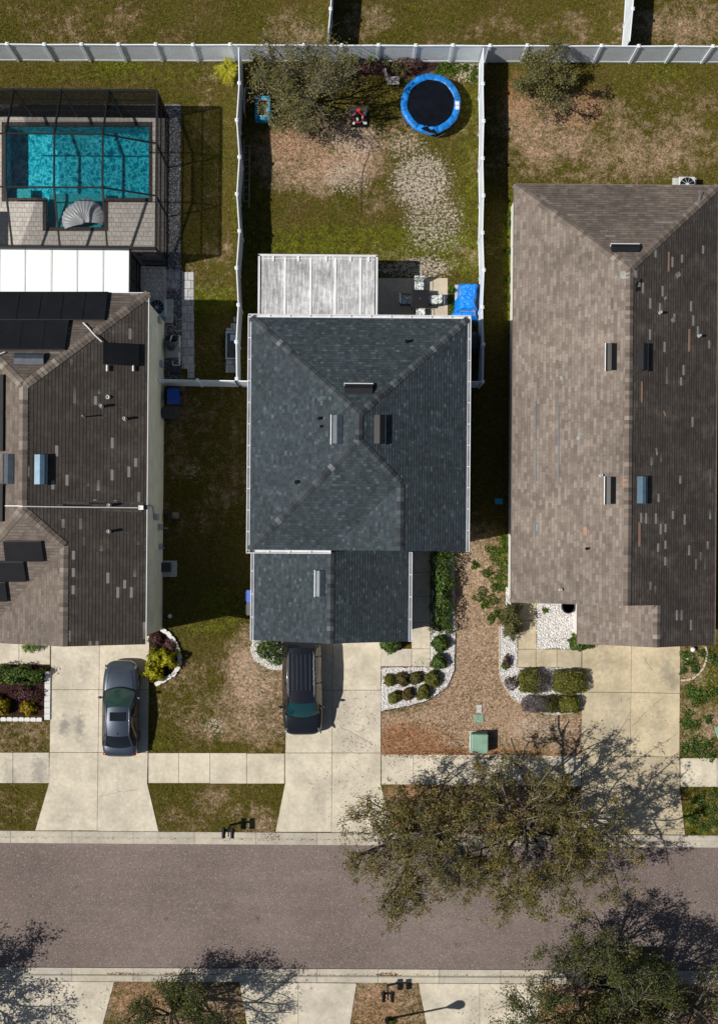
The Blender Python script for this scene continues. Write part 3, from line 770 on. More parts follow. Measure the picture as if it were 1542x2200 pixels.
for p in (BED_C, BED_C2, BED_R1, BED_R2, BED_R3):
    bed('gravel_bed', 'white_gravel', p, 'gravel_bed', 'gravel', 330, 0.042)
bed('rock_bed', 'grey_gravel', [(-75, 224), (388, 224), (388, 580), (345, 580), (345, 690), (390, 690), (390, 812), (350, 812), (350, 575), (356, 575), (356, 252), (-75, 252)], 'rock_bed', 'rock', 420, 0.036)
bed('rock_bed', 'grey_gravel', rect(303, 572, 392, 700), 'rock_bed', 'rock', 300, 0.034)
MUL_L = [(-70, 1429), (108, 1429), (98, 1442), (98, 1538), (-70, 1538)]
MUL_R = [(321, 1362), (346, 1352), (372, 1368), (385, 1398), (383, 1430), (367, 1455), (336, 1473), (321, 1470)]
MUL_B = [(585, 133), (1000, 133), (880, 165), (800, 160), (740, 172), (600, 160)]
for p in (MUL_L, MUL_R):
    bed('mulch_bed', 'maroon_mulch', p, 'soil', 'mulch', 700, 0.07, chipv=(CARD_V, CARD_F))
bed('mulch_bed', 'maroon_mulch', MUL_B, 'soil', 'mulch', 160, 0.07, wob=5, chipv=(CARD_V, CARD_F))

# paths of pavers beside the pool
slabs('paver_path', [rect(304, 578, 348, 622), rect(353, 578, 387, 622)], 'paver', 0.035)
slabs('paver_path', [[(391, 584), (416, 584), (418, 812), (403, 812), (403, 792), (391, 792)]], 'paver', 0.036, 0.0)

# house footprints hold no grass
for r_ in (rect(352 - 420, 690, 352, 1310), rect(80, 1300, 352, 1358), rect(568, 742, 970, 1172), rect(565, 1172, 865, 1366), rect(1096, 444, 1495, 1288), rect(1230, 1280, 1495, 1366),
           rect(-75, 245, 358, 690)):
    MASK.append(r_)

# grass tufts on the turf that the picture shows
def tufts():
    n = 400000
    px = -40 + RNG.random(n) * 1622; py = -40 + RNG.random(n) * 2300
    ok = (py < ky(px) + 2) | (py > ks(px) - 2)
    for poly in MASK: ok &= ~in_poly(px, py, poly)
    px, py = px[ok], py[ok]
    tn = tone(px, py)
    keep = RNG.random(len(px)) > np.clip(tn[:, 1] * 0.8, 0, 0.75)
    px, py, tn = px[keep], py[keep], tn[keep]
    n = len(px)
    x, y = PV(px, py)
    rv = np.clip(RNG.normal(0.45, 0.26, n), 0, 1)
    nb = 5
    a = RNG.random((n, nb)) * 2 * np.pi
    hgt = (0.030 + 0.045 * RNG.random((n, nb))) * (0.7 + 0.5 * tn[:, 3:4]); ln = 0.02 + 0.05 * RNG.random((n, nb)); w = 0.007 + 0.009 * RNG.random((n, nb))
    ca, sa = np.cos(a), np.sin(a)
    bx, by = x[:, None] + (RNG.random((n, nb)) - .5) * 0.09, y[:, None] + (RNG.random((n, nb)) - .5) * 0.09
    v0 = np.stack([bx - sa * w, by + ca * w, np.full_like(bx, -0.005)], -1)
    v1 = np.stack([bx + sa * w, by - ca * w, np.full_like(bx, -0.005)], -1)
    v2 = np.stack([bx + ca * ln, by + sa * ln, hgt], -1)
    V = np.stack([v0, v1, v2], 2).reshape(-1, 3)
    F = np.arange(len(V)).reshape(-1, 3)
    o = np_mesh('lawn_grass', V, F, M['lawn'], {'rnd': np.repeat(rv, nb * 3)}, {'tone': np.repeat(tn, nb * 3, 0)})
    o['kind'] = 'stuff'
    tag(o, 'short mixed green and straw coloured grass of the lawns', 'grass')
tufts()

# dry leaves blown about
def leaf_scatter():
    parts = []
    def blob(cx, cy, rx, ry_, n, z):
        t = RNG.random(n) * 2 * np.pi; r = np.sqrt(RNG.random(n))
        px, py = cx + rx * r * np.cos(t), cy + ry_ * r * np.sin(t)
        x, y = PV(px, py); parts.append(np.stack([x, y, np.full(n, z) + RNG.random(n) * 0.02], -1))
    def strip(x0, x1, yf, w, n, z):
        px = x0 + RNG.random(n) * (x1 - x0); py = yf(px) + RNG.normal(0, w, n)
        x, y = PV(px, py); parts.append(np.stack([x, y, np.full(n, z) + RNG.random(n) * 0.02], -1))
    blob(740, 1690, 75, 105, 150, 0.04); blob(770, 1560, 50, 60, 130, 0.04); blob(740, 1480, 70, 30, 20, 0.04)
    blob(990, 1650, 175, 28, 260, 0.04); blob(1350, 1640, 100, 150, 120, 0.04)
    strip(470, 1480, lambda x: (ky(x) + ry(x)) / 2 + 1, 2.2, 900, -0.075); strip(0, 480, lambda x: (ky(x) + ry(x)) / 2 + 1, 1.5, 160, -0.075)
    strip(1210, 1480, lambda x: (ky(x) + ry(x)) / 2 + 1, 4.0, 700, -0.07); strip(560, 600, lambda x: (ky(x) + ry(x)) / 2 - 6, 5.0, 60, 0.03)
    strip(240, 1240, lambda x: (ks(x) + rs(x)) / 2 - 1, 1.6, 400, -0.075); blob(832, 2096, 24, 5, 160, -0.06); blob(260, 2095, 40, 4, 120, -0.06); blob(390, 2095, 40, 4, 120, -0.06)
    blob(900, 1590, 85, 40, 900, 0.05); blob(1000, 1622, 180, 10, 700, 0.05); blob(640, 300, 80, 50, 500, 0.05); blob(980, 1500, 120, 120, 700, 0.05)
    blob(1000, 1750, 220, 45, 900, 0.05); blob(300, 2150, 90, 50, 300, 0.05); blob(830, 2165, 70, 55, 420, 0.05); blob(1200, 240, 110, 80, 350, 0.05); blob(640, 1950, 600, 130, 60, -0.10)
    blob(720, 330, 120, 60, 300, 0.05); blob(1200, 2170, 220, 60, 600, 0.05)
    blob(900, 1475, 80, 40, 90, 0.06); blob(1160, 1480, 85, 45, 140, 0.06); blob(1196, 1340, 40, 45, 50, 0.06)
    pts = np.concatenate(parts)
    sc = 0.048 * (0.6 + RNG.random((len(pts), 1))) * np.ones((1, 3))
    o = scatter('fallen_leaves', CARD_V, CARD_F, pts, sc, M['leaf_brown'], 'stuff', 0.5)
    tag(o, 'brown oak leaves fallen on lawns, gutters and driveways', 'leaves')
leaf_scatter()
# ------------------------------------------------------------------ houses
def gx(x, ref=1000): return P(x, ref).x
def gy(y, ref=761): return P(ref, y).y

class Roof:
    """hip roof with its ridge running north-south and a gable at the south-east"""
    def __init__(s, x0, x1, yn, ys, e, p, pn, ps, xg0=None, ysg=None, kind='hip'):
        s.__dict__.update(locals())
        s.xr = (x0 + x1) / 2; s.hr = e + p * (x1 - x0) / 2
        s.yan = yn - (s.hr - e) / pn
        s.yas = ys + (s.hr - e) / ps
        if xg0 is not None:
            s.xg = (xg0 + x1) / 2; s.hg = e + p * (x1 - s.xg)
            s.yv = ys + (s.hg - e) / ps
    def W(s, x, y): return s.e + s.p * (x - s.x0)
    def E(s, x, y): return s.e + s.p * (s.x1 - x)
    def N(s, x, y): return s.e + s.pn * (s.yn - y)
    def So(s, x, y): return s.e + s.ps * (y - s.ys)
    def G(s, x, y): return s.e + s.p * (x - s.xg0)
    def z(s, x, y):
        main = min(s.W(x, y), s.E(x, y), s.N(x, y), s.So(x, y) if s.kind == 'hip' else 1e9) if y > s.ys - 0.01 else -9
        g = min(s.G(x, y), s.E(x, y)) if s.xg0 is not None and x > s.xg0 - .01 and y < (s.yv if s.kind == 'hip' else s.ys) + 0.3 else -9
        return max(main, g)
    def faces(s):
        e = s.e
        f = [('N', [(s.x0, s.yn, e), (s.xr, s.yan, s.hr), (s.x1, s.yn, e)])]
        if s.kind == 'hip':
            f.append(('W', [(s.x0, s.yn, e), (s.x0, s.ys, e), (s.xr, s.yas, s.hr), (s.xr, s.yan, s.hr)]))
            f.append(('S', [(s.x0, s.ys, e), (s.xg0, s.ys, e), (s.xg, s.yv, s.hg), (s.xr, s.yas, s.hr)]))
            g = [(s.xg0, s.ysg, e), (s.xg, s.ysg, s.hg), (s.xg, s.yv, s.hg)]
            if abs(s.ysg - s.ys) > 0.05: g.append((s.xg0, s.ys, e))
            f.append(('W', g))
            f.append(('E', [(s.xg, s.ysg, s.hg), (s.x1, s.ysg, e), (s.x1, s.yn, e), (s.xr, s.yan, s.hr), (s.xr, s.yas, s.hr), (s.xg, s.yv, s.hg)]))
        else:
            f.append(('W', [(s.x0, s.yn, e), (s.x0, s.ys, e), (s.xr, s.ys, s.hr), (s.xr, s.yan, s.hr)]))
            f.append(('W', [(s.xg0, s.ysg, e), (s.xg, s.ysg, s.hg), (s.xg, s.ys, s.hg), (s.xg0, s.ys, e)]))
            f.append(('E', [(s.xg, s.ysg, s.hg), (s.x1, s.ysg, e), (s.x1, s.yn, e), (s.xr, s.yan, s.hr), (s.xr, s.ys, s.hr), (s.xg, s.ys, s.hg)]))
        return f
    def caps(s):
        L = [((s.x0, s.yn), (s.xr, s.yan)), ((s.x1, s.yn), (s.xr, s.yan))]
        if s.kind == 'hip':
            L += [((s.xr, s.yas), (s.xr, s.yan)), ((s.x0, s.ys), (s.xr, s.yas)), ((s.xg, s.yv), (s.xr, s.yas)), ((s.xg, s.ysg), (s.xg, s.yv))]
        else:
            L += [((s.xr, s.ys), (s.xr, s.yan)), ((s.xg, s.ysg), (s.xg, s.ys))]
        return L

def roof_mesh(faces, thick=0.13):
    """faces: list of (name, points CCW from above). Top with uv, skirt along free edges, underside"""
    mb = MB()
    key = lambda p: (round(p[0], 3), round(p[1], 3), round(p[2], 3))
    edges = {}
    for _, pts in faces:
        n = len(pts)
        for i in range(n):
            a, b = key(pts[i]), key(pts[(i + 1) % n])
            edges[(a, b)] = 1
    for nm, pts in faces:
        pv = [Vector(p) for p in pts]
        nrm = (pv[1] - pv[0]).cross(pv[2] - pv[0]).normalized()
        if nrm.z < 0: nrm = -nrm
        tan = Vector((-nrm.y, nrm.x, 0)).normalized()
        up = nrm.cross(tan); up = up if up.z > 0 else -up
        o = Vector((0, 0, min(p.z for p in pv)))
        lowest = min(pv, key=lambda p: p.z)
        off = random.uniform(0, 5)
        uv = [((p - lowest).dot(tan) + off + 20, (p - lowest).dot(up) + 0.02) for p in pv]
        mb.add(pv, [tuple(range(len(pv)))], {'E': 1.0, 'N': 0.45}.get(nm, 0.0), uvs=[uv])  # weight of stain and painted shade per slope
        low = [p - Vector((0, 0, thick)) for p in pv]
        mb.add(low, [tuple(range(len(pv) - 1, -1, -1))])
        n = len(pts)
        for i in range(n):
            a, b = key(pts[i]), key(pts[(i + 1) % n])
            if (b, a) not in edges:
                mb.add([pv[i], pv[(i + 1) % n], low[(i + 1) % n], low[i]], [(3, 2, 1, 0)])
    return mb

def cap_mesh(zf, segs, w=0.17, step=0.20):
    mb = MB()
    for a, b in segs:
        a, b = Vector((*a, 0)), Vector((*b, 0))
        if zf(a.x, a.y) > zf(b.x, b.y) + 0.01: a, b = b, a
        L = (b - a).length; d = (b - a) / L; pr = Vector((-d.y, d.x, 0))
        n = int(L / step)
        pw = 0.5
        for i in range(n):
            t0, t1 = i * L / n, (i + 1.12) * L / n
            t1 = min(t1, L)
            vs = []
            for t, lift in ((t0, 0.045), (t1, 0.020)):
                c = a + d * t
                zc = zf(c.x - d.x * 1e-3, c.y - d.y * 1e-3)
                l, r = c + pr * w, c - pr * w
                zl, zr = zf(l.x, l.y), zf(r.x, r.y)
                zl = zl if abs(zl - zc) < 0.3 else zc - 0.08
                zr = zr if abs(zr - zc) < 0.3 else zc - 0.08
                vs += [(l.x, l.y, zl + lift * 0.8), (c.x, c.y, zc + lift), (r.x, r.y, zr + lift * 0.8)]
            low = [(v[0], v[1], v[2] - 0.05) for v in vs[:3]]
            r_ = min(1, max(0, random.gauss(0.45, 0.25)))
            mb.add(vs + low, [(0, 3, 4, 1), (1, 4, 5, 2), (6, 0, 1, 7), (7, 1, 2, 8)], r_)
    return mb

def on_plane(fz, px, py):
    h = 3.0
    for _ in range(12):
        p = P(px, py, h); h = fz(p.x, p.y)
    p = P(px, py, h)
    return Vector((p.x, p.y, fz(p.x, p.y)))
def frame(fz, p):
    """matrix at p on a roof plane: x along the eave, y up the slope, z out"""
    e = 0.05
    gxx = (fz(p.x + e, p.y) - fz(p.x - e, p.y)) / (2 * e); gyy = (fz(p.x, p.y + e) - fz(p.x, p.y - e)) / (2 * e)
    n = Vector((-gxx, -gyy, 1)).normalized()
    up = Vector((gxx, gyy, gxx * gxx + gyy * gyy)).normalized()
    x = up.cross(n).normalized()
    m = Matrix((x, up, n)).transposed().to_4x4(); m.translation = p
    return m

def gutter(mb, brk, a, b, out, e, w=0.13):
    """eaves gutter from a to b (xy), out = outward direction; open trough with hangers"""
    a, b, out = Vector((*a, e - 0.13)), Vector((*b, e - 0.13)), Vector((*out, 0))
    d = (b - a).normalized()
    def strip(o0, o1, z0, z1):
        mb.add([a + out * o0 + Vector((0, 0, z0)), b + out * o0 + Vector((0, 0, z0)), b + out * o1 + Vector((0, 0, z0)), a + out * o1 + Vector((0, 0, z0)),
                a + out * o0 + Vector((0, 0, z1)), b + out * o0 + Vector((0, 0, z1)), b + out * o1 + Vector((0, 0, z1)), a + out * o1 + Vector((0, 0, z1))],
               [(0, 1, 2, 3), (7, 6, 5, 4), (0, 4, 5, 1), (1, 5, 6, 2), (2, 6, 7, 3), (3, 7, 4, 0)])
    strip(0.0, 0.03, 0.0, 0.14); strip(w, w + 0.035, 0.0, 0.13); strip(0.0, w, -0.012, 0.0)
    n = int((b - a).length / 0.95)
    for i in range(1, n):
        c = a + d * ((b - a).length * i / n)
        brk.append(MB().bar(c + out * 0.0 + Vector((0, 0, 0.125)), c + out * (w + 0.02) + Vector((0, 0, 0.125)), 0.035, 0.015))
    for c in (a, b):
        mb.bar(c + Vector((0, 0, 0.06)), c + out * (w + 0.03) + Vector((0, 0, 0.06)), 0.02, 0.13)

def wall_box(mb, x0, y0, x1, y1, z0, z1): mb.box(((x0 + x1) / 2, (y0 + y1) / 2, z0), (x1 - x0, y1 - y0, z1 - z0))

def window(parent, c, w, h, face, name='window'):
    """window set proud of a wall; face is the outward direction"""
    f = Vector((*face, 0)); t = Vector((-f.y, f.x, 0)); c = Vector(c)
    mb = MB()
    for s_ in (-1, 1):
        mb.bar(c + t * s_ * (w / 2), c + t * s_ * (w / 2) + Vector((0, 0, h)), 0.07)
    for z in (0, h):
        mb.bar(c - t * (w / 2 + .05) + Vector((0, 0, z)), c + t * (w / 2 + .05) + Vector((0, 0, z)), 0.08)
    mb.bar(c - t * (w / 2) + Vector((0, 0, h / 2)), c + t * (w / 2) + Vector((0, 0, h / 2)), 0.05)
    o = mb.build(name, M['trim'], parent)
    pn = MB(); a, b = c - t * (w / 2) + f * 0.012, c + t * (w / 2) + f * 0.012
    pn.add([a, b, b + Vector((0, 0, h)), a + Vector((0, 0, h))], [(0, 1, 2, 3)])
    pn.build('pane', M['glass'], o)

def roof_vent(parent, fz, px, py, along, across, mat, lipmat, turn=False):
    """off-ridge vent: a low hood, longer along the eave"""
    p = on_plane(fz, px, py); m = frame(fz, p)
    mb = MB(); mb.M = m
    a, c = along / 2, across / 2
    prof = [(-c, 0.02), (-c, 0.17), (-c * 0.6, 0.22), (c * 0.2, 0.21), (c, 0.04)]
    rows = [[(x, y, z) for y, z in prof] for x in (-a, a)]
    mb.grid(rows)
    mb.add([(-a, y, z) for y, z in prof], [tuple(range(len(prof)))]); mb.add([(a, y, z) for y, z in prof], [tuple(range(len(prof) - 1, -1, -1))])
    v = mb.build('roof_vent', M[mat], parent)
    lb = MB(); lb.M = m
    lb.box((0, -c - 0.02, 0.0), (along + 0.06, 0.035, 0.19))
    lb.build('flashing', M[lipmat], v)

def pipe_vent(parent, fz, px, py, mat='roof_pipe', r=0.06, h=0.28):
    p = on_plane(fz, px, py)
    mb = MB(); mb.lathe([(r * 1.35, -0.04), (r * 1.25, 0.05), (r, 0.07), (r, h), (r * 0.75, h), (r * 0.7, h - 0.06)], p, 12)
    mb.build('vent_pipe', M[mat], parent, smooth=False)

def patch(parent, fz, px, py, along, across, mat, name, rot=0.0):
    p = on_plane(fz, px, py); m = frame(fz, p) @ Matrix.Rotation(rot, 4, 'Z')
    mb = MB(); mb.M = m; mb.box((0, 0, 0.012), (along, across, 0.012)); mb.build(name, M[mat], parent)

# ---- middle house ------------------------------------------------------------------
hc = thing('house', 'middle two storey house with slate grey hip roof and white gutters', 'house', P(770, 955))
EV = 5.3
rc = Roof(gx(558.6, 930), gx(981, 930), gy(730), gy(1184.5), EV, 0.5, 0.525, 0.515, gx(716.5, 1100), gy(1184.5))
ro = roof_mesh(rc.faces()).build('roof', M['slate'], hc)
for sg_ in rc.caps(): cap_mesh(rc.z, [sg_]).build('ridge_cap', M['slate_cap'], ro)
wx0, wx1, wyn, wys = rc.x0 + 0.3, rc.x1 - 0.3, rc.yn - 0.3, rc.ys + 0.32
mb = MB(); wall_box(mb, wx0, wys, wx1, wyn, 0, EV + 0.02)
gxa, gxb = rc.xg0 + 0.3, rc.x1 - 0.3
gp = lambda x: min(rc.G(x, 0), rc.E(x, 0)) - 0.14
mb.add([(gxa, wys + .002, EV), (gxb, wys + .002, EV), (gxb, wys + .002, gp(gxb)), (rc.xg, wys + .002, gp(rc.xg)), (gxa, wys + .002, gp(gxa))], [(0, 1, 2, 3, 4)])
wall = mb.build('wall', M['wall_grey'], hc)
gm, gb = MB(), []
gutter(gm, gb, (rc.x0, rc.yn + .05), (rc.x0, rc.ys - 0.16), (-1, 0), EV); gutter(gm, gb, (rc.x1, rc.ys), (rc.x1, rc.yn + .05), (1, 0), EV)
gutter(gm, gb, (rc.x0 - .14, rc.yn), (rc.x1 + .14, rc.yn), (0, 1), EV); gutter(gm, gb, (rc.x0 - .14, rc.ys), (rc.xg0 - 0.02, rc.ys), (0, -1), EV)
g_ = gm.build('gutter', M['gutter'], hc); [q_.build('gutter_hanger', M['trim'], g_) for q_ in gb]
roof_vent(ro, rc.N, 770, 838, 1.28, 0.46, 'vent_black', 'trim')
roof_vent(ro, rc.W, 726, 923, 1.30, 0.50, 'vent', 'gutter'); roof_vent(ro, rc.E, 813, 923, 1.30, 0.50, 'vent_black', 'vent')
pipe_vent(ro, rc.N, 873, 734, 'black', 0.07, 0.30); pipe_vent(ro, rc.W, 686, 899, 'black', 0.07, 0.22); pipe_vent(ro, rc.W, 689, 916, 'black', 0.05, 0.16); pipe_vent(ro, rc.W, 637, 1036, 'black', 0.08, 0.2)
for y in (820, 1000, 1100):
    window(wall, (wx1 + .03, gy(y), 3.5), 0.9, 1.3, (1, 0)); window(wall, (wx0 - .03, gy(y), 3.5), 0.9, 1.3, (-1, 0))
for x in (640, 900): window(wall, (gx(x), wyn + .03, 3.4), 1.3, 1.3, (0, 1))
window(wall, (gx(848), wys - .03, 3.3), 1.5, 1.4, (0, -1))
# garage wing
GE = 2.7
class Gable:
    def __init__(s, x0, x1, yn, ys, e, p): s.__dict__.update(locals()); s.xr = (x0 + x1) / 2; s.hr = e + p * (x1 - x0) / 2
    def W(s, x, y): return s.e + s.p * (x - s.x0)
    def E(s, x, y): return s.e + s.p * (s.x1 - x)
    def z(s, x, y): return min(s.W(x, y), s.E(x, y))
    def faces(s): return [('W', [(s.x0, s.ys, s.e), (s.xr, s.ys, s.hr), (s.xr, s.yn, s.hr), (s.x0, s.yn, s.e)]), ('E', [(s.xr, s.ys, s.hr), (s.x1, s.ys, s.e), (s.x1, s.yn, s.e), (s.xr, s.yn, s.hr)])]
rg = Gable(gx(555, 1280), gx(872.5, 1280), wys + 0.005, gy(1369), GE, 0.5)
rgo = roof_mesh(rg.faces()).build('garage_roof', M['slate'], hc)
cap_mesh(rg.z, [((rg.xr, rg.ys), (rg.xr, wys - 0.05))]).build('ridge_cap', M['slate_cap'], rgo)
mb = MB()
a0, a1, b0, b1 = rg.x0 + .3, rg.x1 - .3, rg.ys + .3, wys - 0.003
pts = [(a0, 0), (a1, 0), (a1, rg.E(a1, 0) - .14), (rg.xr, rg.hr - .14), (a0, rg.W(a0, 0) - .14)]
vs = [(x, b0, z) for x, z in pts] + [(x, b1, z) for x, z in pts]
mb.add(vs, [(0, 1, 2, 3, 4), (9, 8, 7, 6, 5)] + [(i, 5 + i, 5 + (i + 1) % 5, (i + 1) % 5) for i in range(5)])
mb.build('garage_wall', M['wall_grey'], hc)
mb = MB(); mb.box((rg.xr, b0 - .02, 0.03), (4.9, 0.04, 2.15))
gd = mb.build('garage_door', M['trim'], hc)
for ga in (((rg.x0, wys - .2), (rg.x0, rg.ys), (-1, 0)), ((rg.x1, rg.ys), (rg.x1, rc.ys - .05), (1, 0))):
    gm, gb = MB(), []; gutter(gm, gb, *ga, GE)
    g_ = gm.build('gutter', M['gutter'], hc); [q_.build('gutter_hanger', M['trim'], g_) for q_ in gb]
roof_vent(rgo, rg.W, 689, 1254, 1.25, 0.44, 'vent', 'gutter')

# ---- left house -------------------------------------------------------------------
hl = thing('house', 'left two storey cream house with dark solar mats on brown roof', 'house', P(150, 1010))
LE = 5.5
rl = Roof(gx(-62, 900), gx(359, 900), gy(682, 150), gy(1315, 150), LE, 0.5, 0.53, 0.51, gx(72, 1300), gy(1366, 220))
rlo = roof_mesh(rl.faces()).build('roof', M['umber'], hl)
for sg_ in rl.caps(): cap_mesh(rl.z, [sg_], 0.2).build('ridge_cap', M['brown_cap'], rlo)
mb = MB(); lx1 = gx(352, 900)
wall_box(mb, rl.x0 + .2, rl.ys + .3, lx1, rl.yn - .2, 0, LE - 0.02)
mb.build('wall', M['wall_cream'], hl)
mb = MB()
gxa, gxb, gya = rl.xg0 + .3, lx1 - 0.003, rl.ysg + .35
gp = lambda x: min(rl.G(x, 0), rl.E(x, 0)) - .14
pts = [(gxa, 0), (gxb, 0), (gxb, gp(gxb)), (rl.xg, gp(rl.xg)), (gxa, gp(gxa))]
b1 = rl.ys + .31
vs = [(x, gya, z) for x, z in pts] + [(x, b1, z) for x, z in pts]
mb.add(vs, [(0, 1, 2, 3, 4), (9, 8, 7, 6, 5)] + [(i, 5 + i, 5 + (i + 1) % 5, (i + 1) % 5) for i in range(5)])
wl = mb.build('front_wall', M['wall_cream'], hl)
mb = MB(); mb.box(((gx(215)), gya - .02, 0.03), (4.9, 0.04, 2.15)); mb.build('garage_door', M['trim'], hl)
window(wl, (gx(211), gya - .03, 3.4), 1.5, 1.4, (0, -1))
for x in (200, 40): window(wl, (gx(x), rl.yn - .2 + .03, 3.4), 1.3, 1.3, (0, 1))
mb = MB()
for a, b in (((rl.x1 + .02, rl.ysg), (rl.x1 + .02, rl.yn)),):
    mb.bar((*a, LE - 0.06), (*b, LE - 0.06), 0.03, 0.14)
mb.bar((rl.x0, rl.yn + .02, LE - .06), (rl.x1 + .03, rl.yn + .02, LE - .06), 0.03, 0.14)
mb.build('fascia', M['trim'], hl)
roof_vent(rlo, rl.N, 64, 774, 1.35, 0.50, 'vent', 'vent'); roof_vent(rlo, rl.E, 86, 1009, 1.35, 0.52, 'vent_blue', 'vent'); roof_vent(rlo, rl.W, 22, 1008, 1.35, 0.50, 'vent', 'vent')
for x, y in ((219, 873), (269, 900), (236, 1086), (235, 1142)): pipe_vent(rlo, rl.E, x, y, 'roof_pipe', 0.07, 0.34)
pipe_vent(rlo, rl.E, 182, 896, 'roof_pipe', 0.035, 0.5); pipe_vent(rlo, rl.E, 232, 853, 'roof_pipe', 0.08, 0.06)
for x, y, l in ((222 + 18, 874, 1.0), (272 + 16, 901, .7), (239 + 18, 1088, 1.0), (238 + 20, 1144, 1.1), (196, 897, .9)):
    patch(rlo, rl.E, x + l * 9, y, .045, l, 'washed', 'washed_streak')
for x, y, a, l in ((250, 1081, .16, 2.6), (215, 1084, .22, 3.4), (260, 1097, .12, 2.0), (160, 1086, .10, 1.6)):
    patch(rlo, rl.E, x, y, a, l, 'washed', 'washed_streak')
def solar(fz, corners, n, vertical, seam=True):
    """black collector mat over four corner pixels (given clockwise from upper left), split in n strips"""
    c = [on_plane(fz, *q) for q in corners]
    m = frame(fz, c[0]); nz = Vector((m[0][2], m[1][2], m[2][2]))
    mb = MB()
    for i in range(n):
        t0, t1 = i / n + 0.0015, (i + 1) / n - 0.0015
        if vertical: q = [c[0].lerp(c[1], t0), c[0].lerp(c[1], t1), c[3].lerp(c[2], t1), c[3].lerp(c[2], t0)]
        else: q = [c[0].lerp(c[3], t0), c[1].lerp(c[2], t0), c[1].lerp(c[2], t1), c[0].lerp(c[3], t1)]
        vs = [p + nz * 0.09 for p in q] + [p + nz * 0.15 for p in q]
        mb.add(vs, [(0, 1, 2, 3), (7, 6, 5, 4), (0, 4, 5, 1), (1, 5, 6, 2), (2, 6, 7, 3), (3, 7, 4, 0)])
    o = mb.build('solar_panel', M['solar'], rlo)
    pb = MB()
    ends = ((c[0], c[3]), (c[1], c[2])) if not vertical else ((c[0], c[1]), (c[3], c[2]))
    for a, b in (ends if vertical else ()): pb.tube([a + nz * 0.12, b + nz * 0.12], 0.03, 6)
    return o, pb
pbs = MB()
for args in ((rl.N, [(-190, 631), (234, 631), (226, 690), (-200, 690)], 9, True), (rl.N, [(-95, 692), (150, 692), (141, 754), (-105, 754)], 5, True),
             (rl.E, [(220, 737), (297, 741), (296, 786), (220, 781)], 1, True), (rl.So, [(8, 1161), (90, 1161), (96, 1203), (13, 1203)], 1, True),
             (rl.So, [(-60, 1205), (52, 1205), (58, 1246), (-60, 1246)], 1, True), (rl.So, [(-90, 1249), (13, 1249), (18, 1289), (-90, 1289)], 1, True),
             (rl.W, [(-70, 805), (12, 805), (11, 970), (-70, 970)], 2, False), (rl.W, [(-70, 1040), (11, 1040), (10, 1121), (-70, 1121)], 1, False)):
    o, pb = solar(*args)
    if pb.v: pb.build('panel_header', M['vent_black'], o)
def roof_line(pts_px, r=0.03, lift=0.12):
    zz = []
    for x, y in pts_px:
        h = 6.0
        for _ in range(25):
            p = P(x, y, h); h = h * 0.5 + rl.z(p.x, p.y) * 0.5
        p = P(x, y, h); zz.append((p.x, p.y, rl.z(p.x, p.y) + lift))
    pbs.tube(zz, r, 6)
roof_line([(13, 1087), (40, 1087), (50, 1088), (120, 1089), (200, 1090), (303, 1091)])
roof_line([(180, 694), (191, 705), (206, 722), (220, 735)])
roof_line([(-10, 766), (12, 757)])
for x in (231, 287): roof_line([(x, 785), (x, 798)], 0.045)
pbs.build('solar_pipe', M['pvc'], rlo)
mb = MB(); p = on_plane(rl.E, 304, 1091); mb.box((p.x, p.y, p.z), (0.22, 0.2, 0.16)); mb.build('junction_box', M['trim'], rlo)
# small fittings on the east wall
for y, z, h in ((703, 1.6, 0.5), (790, 0.9, 0.6), (1114, 2.0, 0.9), (1134, 0.9, 0.7), (1175, 0.8, 0.5)):
    mb = MB(); mb.box((lx1 + 0.07, gy(y, 352), z), (0.14, 0.30, h)); mb.build('meter_box', M['ac'], hl)
for pts, r_ in (([(lx1 + .04, gy(1093, 352), 5.2), (lx1 + .04, gy(1094, 352), 3.2), (lx1 + .04, gy(1110, 352), 2.9)], .03), ([(lx1, gy(1136, 352), 1.3), (lx1 + .5, gy(1136, 352), 1.3)], .02), ([(lx1, gy(1178, 352), 1.1), (lx1 + .3, gy(1178, 352), 1.1)], .02)):
    mb = MB(); mb.tube(pts, r_); mb.build('conduit', M['ac'], hl)

# ---- right house -------------------------------------------------------------------
hr = thing('house', 'right single storey house with weathered brown shingle roof', 'house', P(1300, 860))
RE = 2.7
rr = Roof(gx(1085.5, 850), gx(1503, 850), gy(434, 1300), gy(1291.5, 1250), RE, 0.57, 0.59, 0.57, gx(1218.5, 1330), gy(1376, 1350), 'gable')
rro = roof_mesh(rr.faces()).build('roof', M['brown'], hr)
for sg_ in rr.caps(): cap_mesh(rr.z, [sg_], 0.19).build('ridge_cap', M['brown_cap'], rro)
def gable_house(mb, x0, x1, y0, y1, roof, g0):
    xm = (g0 + roof.x1) / 2
    f = lambda x: min(roof.e + roof.p * (x - g0), roof.E(x, 0)) - .14
    pts = [(x0, 0), (x1, 0), (x1, f(x1)), (xm, f(xm)), (x0, f(x0))]
    vs = [(x, y0, z) for x, z in pts] + [(x, y1, z) for x, z in pts]
    mb.add(vs, [(0, 1, 2, 3, 4), (9, 8, 7, 6, 5)] + [(i, 5 + i, 5 + (i + 1) % 5, (i + 1) % 5) for i in range(5)])
mb = MB(); rx0, rx1 = gx(1094, 850), rr.x1 - .3
wall_box(mb, rx0, rr.ys + 1.2, rx1, rr.yn - .3, 0, RE)
gable_house(mb, rx0 + .004, rx1 - .004, rr.ys + .3, rr.yan - 0.5, rr, rr.x0)
rw = mb.build('wall', M['wall_white'], hr)
mb = MB(); gable_house(mb, gx(1231.5, 1330), rx1 - .008, rr.ysg + .35, rr.ys + .6, rr, rr.xg0); mb.build('garage_wall', M['wall_white'], hr)
